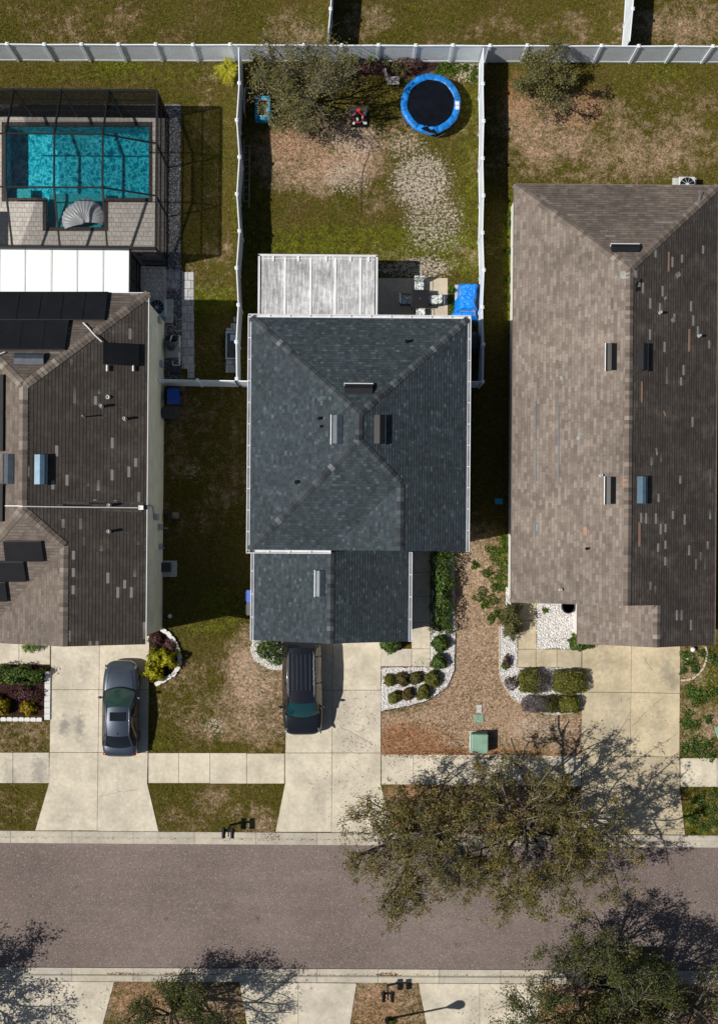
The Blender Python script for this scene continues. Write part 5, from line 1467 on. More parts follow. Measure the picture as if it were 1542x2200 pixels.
for x, y, r in ((1470, 1408, .26), (1473, 1422, .22), (1486, 1418, .28), (1490, 1432, .22), (1508, 1402, .22), (1466, 1441, .2), (1494, 1440, .2), (1524, 1408, .30), (1532, 1420, .22), (1483, 1482, .30), (1486, 1493, .24), (1500, 1490, .22), (1497, 1504, .36), (1514, 1494, .34), (1534, 1486, .28), (1477, 1534, .28), (1470, 1553, .24), (1480, 1560, .24), (1488, 1600, .42), (1500, 1614, .45), (1472, 1610, .3), (1520, 1600, .32), (1526, 1624, .28), (1495, 1556, .26), (1520, 1545, .24), (1500, 1720, .36), (1524, 1740, .42), (1488, 1760, .36), (1536, 1706, .3), (1510, 1778, .30), (1530, 1770, .26)):
    weed('patch of dark green weeds in the turf right of the right driveway', x, y, r, 'shrub_leaf', group=G2)
G3 = 'weeds in the back lawns'
for x, y, r in ((957, 145, .35), (975, 150, .3), (945, 152, .26), (998, 144, .2), (1020, 152, .24), (1015, 168, .2)):
    weed('bright green weeds in the sandy corner behind the trampoline', x, y, r, group='weeds behind the trampoline')
for x, y, r in ((1093, 480, .2), (1093, 460, .15), (1092, 540, .2), (1092, 600, .15), (1093, 640, .2)):
    weed('thin green weeds at the foot of the sunlit white wall', x, y, r, group='weeds at the white wall')
for x, y, r in ((970, 623, .2), (968, 650, .18), (970, 672, .22), (1020, 698, .2)):
    weed('green weeds around the slab under the blue tarp', x, y, r, group='weeds around the tarp slab')
weed('small green weed in the pale gravel by the black pot', 1170, 1312, .16)
weed('tuft of green weeds at the foot of the lamp post', 842, 2196, .22)
weed('leafy weed on the strip between sidewalk and street under the oak', 990, 1700, .24)

def rosette(label, px, py, n, L, mat, cat='plant', name='yucca', h=0.5, w=0.035, droop=0.6, trunk=0.25):
    b = P(px, py); t = thing(name, label, cat, b)
    V, F, rd = [], [], []
    for i in range(n):
        a = random.uniform(0, 6.283); el = random.uniform(0.1, 1.35); l = L * random.uniform(.7, 1.1)
        d = Vector((math.cos(a), math.sin(a), 0)); s = Vector((-d.y, d.x, 0))
        prev = None; r_ = random.random()
        for k in range(5):
            u = k / 4
            p = b + Vector((0, 0, trunk)) + d * (l * u * math.cos(el)) + Vector((0, 0, l * u * math.sin(el) - droop * l * u * u * .8))
            ww = w * (1 - u) ** .6 * (0.6 + u if u < .4 else 1)
            i0 = len(V); V += [p - s * ww, p + s * ww]; rd += [r_, r_]
            if prev is not None: F.append((prev, i0, i0 + 1, prev + 1))
            prev = i0
    np_mesh('blades', np.array([tuple(v) for v in V]), np.array(F), M[mat], {'rnd': rd}, parent=t)
    mb = MB(); mb.tube([b, b + Vector((0, 0, trunk * .6)), b + Vector((0, 0, trunk + .05))], [.06, .05, .04], 7); mb.build('stem', M['stem'], t)
rosette('spiky yucca at the back fence, leftmost of three', 757, 142, 42, .55, 'yucca_leaf', h=.5, trunk=.75)
rosette('spiky yucca at the back fence with dark stems, middle of three', 797, 142, 36, .5, 'yucca_leaf', trunk=.6)
rosette('small spiky yucca at the back fence, rightmost of three', 829, 143, 28, .36, 'yucca_leaf', trunk=.6)
rosette('dry strappy plant in the dark bed left of the trampoline', 868, 150, 40, .6, 'oak_leaf_grey', trunk=.2)
def fronds(label, px, py, n, L, mat, name='palm', trunk=0.5):
    b = P(px, py); t = thing(name, label, 'palm', b)
    V, F, rd = [], [], []
    for i in range(n):
        a = 6.283 * i / n + random.uniform(-.2, .2); el = random.uniform(0.35, 1.0); l = L * random.uniform(.75, 1.1)
        d = Vector((math.cos(a), math.sin(a), 0)); s = Vector((-d.y, d.x, 0))
        for k in range(14):
            u = (k + 1) / 14
            p = b + Vector((0, 0, trunk)) + d * (l * u * math.cos(el)) + Vector((0, 0, l * u * math.sin(el) - .55 * l * u * u))
            for sg in (-1, 1):
                q = p + s * sg * .24 * (1 - .5 * u) + d * .14 - Vector((0, 0, .05)); e = d * .022
                i0 = len(V); V += [p - e, p + e, q]; F.append((i0, i0 + 1, i0 + 2)); rd += [random.random()] * 3
    np_mesh('fronds', np.array([tuple(v) for v in V]), np.array(F), M[mat], {'rnd': rd}, parent=t)
    mb = MB(); mb.tube([b, b + Vector((0, 0, trunk))], [.09, .06], 8); mb.build('stem', M['stem'], t)
fronds('yellow leaved palm in the corner of the pool yard fence', 491, 160, 16, .78, 'yellow_leaf', trunk=.5)
fronds('small green palm at the front path below the brown roof edge', 70, 1384, 9, .62, 'weed_leaf', trunk=.4)
# ------------------------------------------------------------------ cars (nose towards +y, built at the origin)
def arc(hw, y, bow, z, crown, n=9):
    return [Vector((hw * t, y + bow * (1 - t * t), z + crown * (1 - t * t))) for t in np.linspace(-1, 1, n)]
def loft_body(st, low=0.22):
    rows = []
    for y, w, zt, zc in st:
        half = [(0, zc), (.45 * w, zc - .005), (.80 * w, zt + (zc - zt) * .35), (.945 * w, zt - .05), (w, zt - .20), (w * 1.0, (zt + low) * .5), (.96 * w, low + .03), (.6 * w, low)]
        row = [(x, y, z) for x, z in half] + [(-x, y, z) for x, z in half[::-1][:-1]] 
        rows.append(row)
    mb = MB(); n = len(rows[0])
    vs = [p for r_ in rows for p in r_]; fs = []
    for i in range(len(rows) - 1):
        for j in range(n):
            j2 = (j + 1) % n
            fs.append((i * n + j, i * n + j2, (i + 1) * n + j2, (i + 1) * n + j))
    fs.append(tuple(range(n))[::-1]); fs.append(tuple((len(rows) - 1) * n + k for k in range(n)))
    mb.add(vs, fs)
    return mb
def car(name, label, cat, spec, paintm, loc, rz):
    t = thing(name, label, cat, (0, 0, 0))
    k = dict(parent=t, world=False)
    body = loft_body(spec['st']).build('body', M[paintm], t, smooth=True, subd=2, world=False)
    A0, A1, A2, A3, A4 = [arc(*a) for a in spec['arcs']]     # cowl, roof front, roof middle, roof rear, tail of glass
    def blend(a, b, n, lift=0.0):
        return [[p.lerp(q, i / n) + Vector((0, 0, lift * math.sin(math.pi * i / n))) for p, q in zip(a, b)] for i in range(n + 1)]
    mb = MB(); mb.grid(blend(A0, A1, 5, .03)[::-1]); mb.build('windscreen', M[spec['ws']], smooth=True, **k)
    mb = MB(); rows = blend(A1, A2, 4, .012) + blend(A2, A3, 4, .012)[1:]
    mb.grid(rows[::-1]); mb.build('roof', M[paintm], smooth=True, **k)
    mb = MB(); mb.grid(blend(A3, A4, 4, .03)[::-1]); mb.build('rear_window', M['tint'], smooth=True, **k)
    for sg in (-1, 1):
        i = 0 if sg < 0 else -1
        top = [A0[i], A1[i], A2[i], A3[i], A4[i]]
        fine = []
        for a, b in zip(top[:-1], top[1:]): fine += [a.lerp(b, u) for u in (0, .33, .66)]
        fine.append(top[-1])
        bot = [Vector((sg * spec['belt'](p.y)[0], p.y, spec['belt'](p.y)[1])) for p in fine]
        mid = [a.lerp(b, .5) + Vector((sg * .03, 0, 0)) for a, b in zip(fine, bot)]
        mb = MB(); mb.grid([fine, mid, bot] if sg > 0 else [bot, mid, fine]); mb.build('side_window', M['tint'], smooth=True, **k)
        mb = MB(); mb.tube([p + Vector((sg * .005, 0, .0)) for p in fine], [.045] * len(fine), 6)
        for y in spec['pillars']:
            j = min(range(len(fine)), key=lambda q: abs(fine[q].y - y)); mb.tube([fine[j] + Vector((sg * .01, 0, 0)), mid[j] + Vector((sg * .012, 0, 0)), bot[j] + Vector((sg * .01, 0, 0))], .035, 6)
        mb.build('roof_rail', M[paintm], smooth=True, **k)
        mb = MB(); c = spec['mirror']; mb.ball((sg * c[0], c[1], c[2]), (.125, .075, .075), 10, 6); mb.bar((sg * (c[0] - .2), c[1] + .03, c[2] - .03), (sg * c[0], c[1], c[2] - .02), .05)
        mb.build('side_mirror', M[paintm], smooth=True, **k)
        c, d, ro = spec['head']; mb = MB(); mb.M = Matrix.Translation((sg * c[0], c[1], c[2])) @ Matrix.Rotation(-sg * ro, 4, 'Z'); mb.ball((0, 0, 0), d, 12, 6); mb.build('headlight', M['lens'], smooth=True, **k)
        c, d, ro = spec['tail']; mb = MB(); mb.M = Matrix.Translation((sg * c[0], c[1], c[2])) @ Matrix.Rotation(sg * ro, 4, 'Z'); mb.ball((0, 0, 0), d, 12, 6); mb.build('taillight', M['tail'], smooth=True, **k)
        for y in spec['axles']:
            R_ = spec['wr']; mb = MB(); x0, x1 = sg * (spec['track'] - .20), sg * (spec['track'] + .035)
            mb.M = Matrix.Translation((x0, y, R_)) @ Matrix.Rotation(sg * math.pi / 2, 4, 'Y')
            w_ = abs(x1 - x0); mb.lathe([(R_ * .6, 0), (R_ * .97, 0), (R_, .03), (R_, w_ - .04), (R_ * .95, w_), (R_ * .66, w_)], (0, 0, 0), 24)
            wh = mb.build('wheel', M['rubber'], smooth=False, **k)
            mb = MB(); mb.M = Matrix.Translation((x0, y, R_)) @ Matrix.Rotation(sg * math.pi / 2, 4, 'Y'); mb.lathe([(R_ * .65, w_ - .08), (R_ * .64, w_ + .004), (R_ * .58, w_ - .01), (R_ * .2, w_ - .03), (R_ * .12, w_ + .004)], (0, 0, 0), 20)
            mb.build('rim', M['rim'], wh, world=False)
    # shut lines round the bonnet, wiper cowl
    mb = MB()
    for sg in (-1, 1): mb.tube([Vector((sg * p[0], p[1], p[2])) for p in spec['bonnet']], .008, 4)
    mb.build('bonnet_seam', M['black'], **k)
    mb = MB(); a = arc(spec['arcs'][0][0] * .97, spec['arcs'][0][1] + .03, spec['arcs'][0][2], spec['arcs'][0][3] + .012, spec['arcs'][0][4]); mb.tube(a, .03, 5); mb.build('wiper_cowl', M['black'], **k)
    mb = MB()
    for x in (-.45, .12): mb.tube([(x, spec['arcs'][0][1] + .1, spec['arcs'][0][3] + .06), (x + .42, spec['arcs'][0][1] + .0, spec['arcs'][0][3] + .09)], .011, 4)
    mb.build('wiper', M['black'], **k)
    for o in bpy.data.objects:
        pass
    t.location = loc; t.rotation_euler = (0, 0, rz)
    return t
sedan = dict(
    st=[(-2.50, .58, .66, .70), (-2.42, .80, .84, .90), (-2.2, .90, .96, 1.02), (-1.6, .935, .98, 1.03), (-.8, .945, .97, 1.01), (.2, .945, .95, .98), (1.0, .945, .93, .97), (1.5, .935, .89, .94), (1.95, .90, .81, .86), (2.25, .82, .72, .76), (2.42, .64, .62, .65), (2.50, .40, .55, .58)],
    arcs=[(.80, .92, .20, .97, .04), (.575, .12, .08, 1.385, .05), (.60, -.6, .0, 1.42, .06), (.575, -1.28, -.05, 1.355, .05), (.70, -1.86, -.12, 1.04, .03)],
    belt=lambda y: (.895 - max(0, abs(y + .5) - 1.0) * .05, .965), pillars=(-.25,), mirror=(1.01, .62, 1.0),
    head=((.735, 2.10, .70), (.075, .22, .06), .42), tail=((.735, -2.30, .82), (.13, .10, .07), -.35), axles=(-1.40, 1.42), wr=.335, track=.86, ws='screen_green',
    bonnet=[(.70, .98, .968), (.66, 1.4, .945), (.58, 1.9, .85), (.46, 2.2, .75)])
sed = car('sedan', 'grey blue sedan with sunroof parked nose to the house on the left driveway', 'car', sedan, 'sedan_paint', P(259, 1523.5, .75) - Vector((0, 0, .72)), R(-0.3))
mb = MB(); mb.box((0, -.30, 1.478), (.80, .44, .012)); mb.build('sunroof', M['tint'], sed, world=False, bevel=.005)
mb = MB(); mb.box((0, -1.16, 1.42), (.04, .13, .05), taper=.5); mb.build('roof_aerial', M['black'], sed, world=False)
mb = MB()
for x in (-.40, .36): mb.ball((x, .38, 1.06), (.22, .18, .10), 10, 5)
mb.build('dashboard', M['black'], sed, world=False)
suv = dict(
    st=[(-2.52, .66, .80, .86), (-2.46, .90, 1.0, 1.08), (-2.1, .99, 1.08, 1.12), (-1.2, 1.0, 1.10, 1.12), (0, 1.005, 1.09, 1.12), (.9, 1.0, 1.07, 1.12), (1.5, .995, 1.05, 1.11), (1.95, .97, .98, 1.05), (2.28, .90, .89, .94), (2.47, .76, .79, .82), (2.55, .5, .68, .70)],
    arcs=[(.80, 1.42, .18, 1.12, .04), (.66, .72, .07, 1.66, .05), (.67, -.7, 0, 1.72, .05), (.63, -2.02, -.06, 1.66, .05), (.74, -2.36, -.08, 1.15, .02)],
    belt=lambda y: (.955 - max(0, abs(y + .3) - 1.3) * .05, 1.085), pillars=(-.35, -1.4), mirror=(1.09, 1.02, 1.13),
    head=((.80, 2.22, .86), (.065, .26, .07), .48), tail=((.875, -2.34, .98), (.07, .09, .16), -.2), axles=(-1.45, 1.45), wr=.37, track=.90, ws='screen_teal',
    bonnet=[(.78, 1.45, 1.115), (.70, 1.9, 1.04), (.60, 2.25, .93)])
sv = car('suv', 'black people carrier with ribbed roof parked nose out on the middle driveway', 'car', suv, 'suv_paint', P(649, 1578, .6) + Vector((0, 2.52, -.565)), math.pi + R(1.2))
mb = MB()
for x in (-.42, -.21, 0, .21, .42): mb.bar((x, -1.72, 1.765 - abs(x) * .06), (x, .10, 1.79 - abs(x) * .06), .022, .03)
mb.build('roof_rib', M['vent'], sv, world=False)
mb = MB()
for sg in (-1, 1): mb.tube([(sg * .60, -1.85, 1.70), (sg * .61, -1.7, 1.79), (sg * .62, 0, 1.81), (sg * .615, .35, 1.75), (sg * .61, .42, 1.71)], .024, 6)
mb.build('roof_bar', M['chrome'], sv, world=False)
mb = MB(); mb.box((0, -1.95, 1.70), (.05, .15, .05), taper=.5); mb.build('roof_aerial', M['black'], sv, world=False)
sv.scale = (1.04, 1, 1)
s2 = dup(sv, P(1328, 2079) + Vector((0, 0, -.06)), -math.pi / 2, 'black car parked at the kerb in deep shade under the lower right oak', .93)
s2['category'] = 'car'

# ------------------------------------------------------------------ small things
def roundbox(name, mat, c, d, parent=None, bevel=.03, rz=0, taper=1.0):
    mb = MB(); mb.box(c, d, rz, taper=taper); return mb.build(name, M[mat], parent, bevel=bevel)
# transformer and lids
p = P(1027, 1594)
t = thing('transformer_cabinet', 'pale green utility cabinet on the dry lawn beside the sidewalk', 'utility box', p)
roundbox('cabinet', 'green_box', (p.x, p.y, .06), (.82, 1.02, .62), t, .05); roundbox('base', 'grey_lid', (p.x, p.y, 0), (.95, 1.15, .07), t, .01)
mb = MB(); mb.box((p.x, p.y + .02, .68), (.86, .98, .10)); mb.build('lid', M['green_box'], t, bevel=.05)
mb = MB(); mb.box((p.x, p.y - .18, .78), (.78, .012, .012)); mb.build('lid_seam', M['grey_lid'], t)
lone('valve_box', MB().box((*P(1028, 1544).xy, 0), (.50, .42, .05)), M['green_box'], 'flat green utility lid in the lawn above the green cabinet', 'utility lid', loc=P(1028, 1544), bevel=.02)
lone('meter_lid', MB().box((*P(1029, 1523).xy, 0), (.28, .42, .05)), M['grey_lid'], 'pale grey meter lid just above the flat green lid', 'utility lid', loc=P(1029, 1523), bevel=.02)
lone('valve_box', MB().box((*P(1545, 1573).xy, 0), (.40, .62, .06), .3), M['green_box'], 'flat teal utility lid at the right edge of the photo', 'utility lid', loc=P(1545, 1573), bevel=.03)
lone('valve_box', MB().box((*P(1071, 1077).xy, 0), (.42, .30, .06)), M['teal'], 'small teal lid in the dark strip beside the slate roofed house', 'utility lid', loc=P(1071, 1077), bevel=.02)

# mailboxes
def mailbox(label, px, py):
    b = P(px, py); t = thing('twin_mailbox', label, 'mailbox', b)
    mb = MB(); mb.box((b.x, b.y, 0), (.10, .10, 1.02)); mb.build('post', M['black'], t)
    mb = MB(); mb.box((b.x, b.y - .02, .98), (.72, .10, .07)); mb.box((b.x, b.y - .2, .88), (.06, .40, .06)); mb.build('arm', M['black'], t)
    for sg in (-1, 1):
        x = b.x + sg * .225; mb = MB(); n = 9; w = .095
        prof = [(-w, 0), (w, 0)] + [(w * math.cos(a), .12 + w * math.sin(a)) for a in np.linspace(0, math.pi, n)]
        rows = [[(x + q, b.y - .12 + yy, 1.05 + z) for q, z in prof + prof[:1]] for yy in (-.27, .27)]
        mb.grid(rows)
        for r_ in rows: mb.add(r_[:-1], [tuple(range(len(prof)))])
        o = mb.build('mailbox', M['black_gloss'], t)
        mb = MB(); mb.box((x + .105, b.y - .1, 1.12), (.012, .16, .05)); mb.build('flag', M['red'] if sg > 0 else M['black'], o)
        mb = MB(); mb.ball((x, b.y - .40, 1.2), (.02, .03, .02), 8, 4); mb.build('knob', M['black'], o)
mailbox('black twin mailbox on the grass verge left of the middle driveway', 495, 1773)
mailbox('black twin mailbox on the lower verge across the street', 832, 2118)
b = P(831, 2191); t = thing('street_lamp', 'black street lamp post at the bottom edge casting a long shadow', 'street lamp', b)
mb = MB(); mb.lathe([(.13, 0), (.13, .25), (.075, .4), (.06, 1.5), (.05, 4.0)], b, 12); mb.build('pole', M['black'], t)
mb = MB(); mb.lathe([(.07, 3.95), (.11, 4.1), (.19, 4.45), (.25, 4.68), (.22, 4.85), (.12, 4.95)], b, 14); mb.build('lantern', M['vent'], t)

# bins
def bin_(label, px, py, mat, rz=0.0, s=1.0, lidrot=0):
    b = P(px, py); t = thing('wheelie_bin', label, 'bin', b, 0); m = Matrix.Translation(b) @ Matrix.Rotation(rz, 4, 'Z') @ Matrix.Scale(s, 4)
    mb = MB(); mb.M = m; mb.add([(-.22, -.25, .04), (.22, -.25, .04), (.22, .25, .04), (-.22, .25, .04), (-.29, -.36, .98), (.29, -.36, .98), (.29, .36, .98), (-.29, .36, .98)],
                               [(3, 2, 1, 0), (4, 5, 6, 7), (0, 1, 5, 4), (1, 2, 6, 5), (2, 3, 7, 6), (3, 0, 4, 7)]); mb.build('body', M[mat], t, bevel=.03)
    mb = MB(); mb.M = m; mb.grid([[(x, y, 1.0 + .05 * (1 - (y / .4) ** 2)) for x in (-.32, -.28, .28, .32)] for y in (-.42, -.2, .1, .40)]); mb.build('lid', M[mat], t, solid=.03)
    mb = MB(); mb.M = m; mb.tube([(-.24, .44, .96), (.24, .44, .96)], .02, 6); mb.build('handle', M[mat], t)
    for sg in (-1, 1):
        mb = MB(); mb.M = m @ Matrix.Translation((sg * .25, .28, .12)) @ Matrix.Rotation(math.pi / 2, 4, 'Y'); mb.lathe([(.12, -.03), (.12, .03)], (0, 0, 0), 14); mb.build('wheel', M['rubber'], t)
bin_('blue wheelie bin against the cream wall below the white fence', 379, 857, 'bin_blue', 0, .98)
bin_('dark grey wheelie bin against the cream wall beside the blue bin', 373, 892, 'bin_grey', math.pi / 2, 1.0)
bin_('blue wheelie bin half under the gutter of the middle garage', 550, 1280, 'bin_blue', math.pi / 2, 1.0)
bin_('dark grey wheelie bin half under the gutter below the blue bin', 550, 1307, 'bin_grey', math.pi / 2, 1.0)

# air conditioners
def ac(label, px, py, mat, s=.85, pad=True):
    b = P(px, py); t = thing('air_conditioner', label, 'air conditioner', b); h = .80
    if pad: roundbox('pad', 'grey_lid', (b.x + .1, b.y, 0), (1.25, 1.25, .07), t, .01)
    mb = MB(); mb.box((b.x, b.y, .07), (s, s, h)); mb.build('casing', M[mat], t, bevel=.05)
    mb = MB(); mb.lathe([(s * .44, 0), (s * .44, .025), (s * .40, .025), (s * .40, 0)], (b.x, b.y, .07 + h), 24)
    mb.lathe([(s * .39, 0.0), (s * .39, .004)], (b.x, b.y, .07 + h), 24); f = mb.build('fan_guard', M['black'], t)
    mb = MB()
    for k in range(10):
        a = k * math.pi / 5; mb.bar((b.x + .06 * math.cos(a), b.y + .06 * math.sin(a), .90), (b.x + s * .42 * math.cos(a), b.y + s * .42 * math.sin(a), .90), .012)
    mb.lathe([(.09, .02), (.09, .05)], (b.x, b.y, .07 + h), 12); mb.build('fan_grille', M[mat], f)
ac('air conditioner under the roof corner of the left house beside grey gravel', 343, 668, 'ac')
ac('air conditioner behind the far edge of the brown roofed house', 1465, 408, 'ac_white')

# pool equipment
b = P(372, 748); t = thing('pool_pump', 'pool pump and filter with white pipes on the gravel beside the cream wall', 'pool equipment', b)
roundbox('pad', 'grey_lid', (b.x, b.y, 0), (.85, 1.0, .06), t, .01)
mb = MB(); mb.lathe([(.20, .06), (.22, .2), (.22, .75), (.17, .90), (.06, .98)], (b.x - .08, b.y + .05, 0), 18); mb.build('filter_tank', M['vent'], t, smooth=True)
mb = MB(); mb.M = Matrix.Translation((b.x - .05, b.y + .45, .25)) @ Matrix.Rotation(math.pi / 2, 4, 'Y'); mb.lathe([(.12, -.3), (.14, -.2), (.14, .2), (.09, .3)], (0, 0, 0), 14); mb.build('motor', M['black'], t)
mb = MB()
for y0 in (.55, -.35):
    for k in range(4): mb.tube([(b.x + .42, b.y + y0 - k * .16, .1), (b.x + .42, b.y + y0 - k * .16, .55), (b.x + .36, b.y + y0 - k * .16, .6)], .028, 6)
    mb.tube([(b.x + .42, b.y + y0, .55), (b.x + .42, b.y + y0 - .6, .55)], .032, 6)
mb.tube([(b.x + .42, b.y - .95, .4), (b.x + .05, b.y - .95, .4), (b.x + .05, b.y - .75, .4)], .035, 6); mb.tube([(b.x + .0, b.y + .55, .5), (b.x + .0, b.y + .25, .9)], .04, 6)
mb.build('pipe', M['pvc'], t)
b = P(384, 792); t = thing('pool_heater', 'low dark equipment box on bare ground beside the white fence', 'pool equipment', b)
roundbox('case', 'bin_grey', (b.x - .12, b.y - .05, 0), (.55, .5, .35), t, .04); mb = MB(); mb.lathe([(.16, .35), (.16, .40), (.05, .42)], (b.x - .12, b.y - .05, 0), 14); mb.build('cap', M['vent'], t)
b = P(500, 742); t = thing('fire_pit_bench', 'grey stone planter box on pavers against the fence of the pool yard', 'planter', b)
for x, y, w, d, h in ((498, 713, .62, .40, .05), (498, 786, .62, .72, .05), (503, 700, .34, .26, .05), (507, 686, .24, .26, .05)):
    q = P(x, y); roundbox('paver', 'paver', (q.x, q.y, 0), (w, d, h), t, .01)
q = P(501, 745); mb = MB()
for dx, dy, w, d in ((-.32, 0, .06, 1.4), (.32, 0, .06, 1.4), (0, .67, .58, .06), (0, -.67, .58, .06)): mb.box((q.x + dx, q.y + dy, 0), (w, d, .42))
mb.build('box', M['ac'], t); mb = MB(); mb.box((q.x, q.y, 0), (.58, 1.28, .30)); mb.build('fill', M['bin_grey'], t)
mb = MB(); mb.box((q.x + .02, q.y + .42, .30), (.3, .34, .08)); mb.build('tray', M['ac'], t, bevel=.02)

# trampoline
b = P(925, 221, .85); b.z = 0; t = thing('trampoline', 'round trampoline with blue padded rim and torn pad at its lower edge', 'trampoline', b)
R1, R0, hz = 1.535, 1.215, .84
mb = MB(); n = 72
rows = []
def pad_r(a, rad):   # the pad sags and bulges a little
    return rad + .02 * math.sin(a * 9) + .012 * math.sin(a * 23 + 1)
for r_, z in ((R1 + .015, hz - .07), (pad_r(0, R1), hz + .01), (R1 * .93, hz + .055), (R0 * 1.06, hz + .05), (R0 * 1.0, hz + .015)):
    row = []
    for k in range(n + 1):
        a = 2 * math.pi * k / n; tear = math.exp(-((a - 4.62) / .22) ** 2)
        rr2 = r_ + .012 * math.sin(a * 8) + (.06 * tear * math.sin(a * 40) if r_ < R1 else .05 * tear)
        row.append((b.x + rr2 * math.cos(a), b.y + rr2 * math.sin(a), z - .07 * tear * (1 if r_ > R0 * 1.02 else 0) + .015 * math.sin(a * 16)))
    rows.append(row)
mb.grid(rows); mb.build('pad', M['pad_blue'], t, smooth=True)
mb = MB(); mb.lathe([(R0 + .03, hz - .012), (R0 + .03, hz)], b, 48); mb.build('jump_mat', M['mat_black'], t)
mb = MB(); mb.tube([(b.x + R1 * .99 * math.cos(a), b.y + R1 * .99 * math.sin(a), hz - .04) for a in np.linspace(0, 6.2832, 49)], .022, 6); fr = mb.build('frame', M['rim'], t)
for k in range(4):
    mb = MB()
    a0 = .4 + k * 1.5708
    q = [(b.x + R1 * .97 * math.cos(a), b.y + R1 * .97 * math.sin(a)) for a in (a0 - .22, a0 + .22)]
    mb.tube([(*q[0], hz - .05), (*q[0], .02), (*q[1], .02), (*q[1], hz - .05)], .022, 6); mb.build('leg', M['rim'], t)
for k in range(8):
    a = 6.283 * k / 8 + .25; mb = MB(); mb.bar((b.x + R0 * 1.01 * math.cos(a), b.y + R0 * 1.01 * math.sin(a), hz + .052), (b.x + R1 * .99 * math.cos(a), b.y + R1 * .99 * math.sin(a), hz + .048), .012); mb.build('pad_seam', M['mat_black'], t)
mb = MB()
for dy in (-.115, .115): mb.box((b.x + 1.365, b.y - .11 + dy, hz + .058), (.20, .20, .006))
mb.build('warning_label', M['pvc'], t)
mb = MB(); mb.M = Matrix.Translation((b.x - .10, b.y - 1.40, hz + .03)) @ Matrix.Rotation(-.2, 4, 'Z')
mb.add([(-.42, 0, .03), (-.18, .16, .04), (.1, .02, .035), (.5, -.10, .03), (.25, .10, .05), (.02, -.12, .02), (-.2, -.06, .03)], [(0, 6, 1), (6, 5, 2, 1), (5, 3, 4, 2)])
mb.build('torn_flap', M['mat_black'], t)

# basketball hoop
b = P(772, 256); t = thing('basketball_hoop', 'basketball hoop with red ring in front of the back yard oak', 'basketball hoop', b)
mb = MB(); mb.box((b.x, b.y, 0), (.92, .86, .16), taper=.92); mb.build('base', M['black'], t, bevel=.03)
mb = MB()
for x, y, w, d in ((-.28, .25, .16, .2), (.27, .26, .14, .22), (-.3, -.25, .12, .16), (.28, -.24, .2, .14), (-.1, -.05, .12, .25), (.16, .06, .1, .2)): mb.box((b.x + x, b.y + y, .158), (w, d, .012))
mb.build('base_decal', M['ac_white'], t); mb = MB(); mb.box((b.x, b.y, .15), (.10, .84, .04)); mb.build('base_groove', M['vent_black'], t)
bx, by = P(769, 266).xy; z0 = 1.55
mb = MB(); mb.tube([(b.x, b.y + .2, .1), (bx, by + .22, 1.0), (bx, by + .20, 2.2)], .04, 8); mb.bar((bx, by + .2, 2.0), (bx, by, 2.0), .06); mb.build('pole', M['black'], t)
mb = MB(); mb.box((bx, by, z0 + .1), (.92, .035, .62)); mb.build('backboard', M['clear_grey'], t)
mb = MB()
for a, c in (((-.46, .1), (.46, .1)), ((-.46, .72), (.46, .72)), ((-.46, .1), (-.46, .72)), ((.46, .1), (.46, .72))): mb.bar((bx + a[0], by - .01, z0 + a[1]), (bx + c[0], by - .01, z0 + c[1]), .05, .04)
mb.build('backboard_frame', M['bin_grey'], t)
mb = MB(); mb.box((bx, by - .07, z0 + .28), (.17, .13, .17)); mb.build('rim_bracket', M['red'], t)
mb = MB(); mb.tube([(bx + .255 * math.cos(a), by - .40 + .255 * math.sin(a), z0 + .30) for a in np.linspace(0, 6.2832, 33)], .018, 6); mb.build('rim', M['red'], t)

# playthings in the corner under the oak
b = P(566, 240); t = thing('play_table', 'turquoise plastic play tub with white inner rim under the oak', 'play tub', b)
mb = MB(); W2, D2, z = .40, .62, .55
for dx, dy, w, d in ((-W2 + .08, 0, .16, 2 * D2), (W2 - .08, 0, .16, 2 * D2), (0, D2 - .08, 2 * W2 - .32, .16), (0, -D2 + .08, 2 * W2 - .32, .16)): mb.box((b.x + dx, b.y + dy, .05), (w, d, z))
mb.build('tub', M['teal'], t, bevel=.04)
mb = MB()
for dx, dy, w, d in ((-.22, 0, .03, .90), (.22, 0, .03, .90), (0, .44, .44, .03), (0, -.44, .44, .03)): mb.box((b.x + dx, b.y + dy, z - .1), (w, d, .17))
mb.build('inner_rim', M['pvc'], t); mb = MB(); mb.box((b.x, b.y, .1), (.46, .92, .2)); mb.build('sand_tray', M['bin_grey'], t)
b = P(536, 222); t = thing('play_goal', 'white tube goal frame in the shade beside the turquoise tub', 'goal', b)
mb = MB(); mb.tube([(b.x - .18, b.y - .75, 0), (b.x - .18, b.y - .75, .9), (b.x - .18, b.y + .45, .9), (b.x - .18, b.y + .45, 0)], .02, 6); mb.tube([(b.x - .18, b.y + .45, .9), (b.x + .35, b.y + .45, .9), (b.x + .4, b.y + .45, 0)], .02, 6); mb.build('frame', M['pvc'], t)
a0, a1 = P(530, 306), P(529, 440); t = thing('timber_ladder', 'pale wooden ladder lying along the fence in the shaded strip', 'ladder', a0)
for dx in (-.14, .16):
    mb = MB(); mb.box((a0.x + dx, (a0.y + a1.y) / 2 - dx, .03), (.075, a0.y - a1.y, .09)); mb.build('rail', M['wood'], t)
for k in range(9):
    mb = MB(); mb.box((a0.x + .01, a1.y + (a0.y - a1.y) * (k + .5) / 9, .05), (.28, .05, .04)); mb.build('rung', M['wood'], t)
b = P(838, 176); t = thing('wooden_bench', 'weathered wooden seat with a leaning back board left of the trampoline', 'seat', b)
mb = MB()
for k in range(4): mb.box((b.x + .15, b.y - .22 + k * .11, .34), (.62, .095, .03))
mb.build('seat', M['wood_grey'], t)
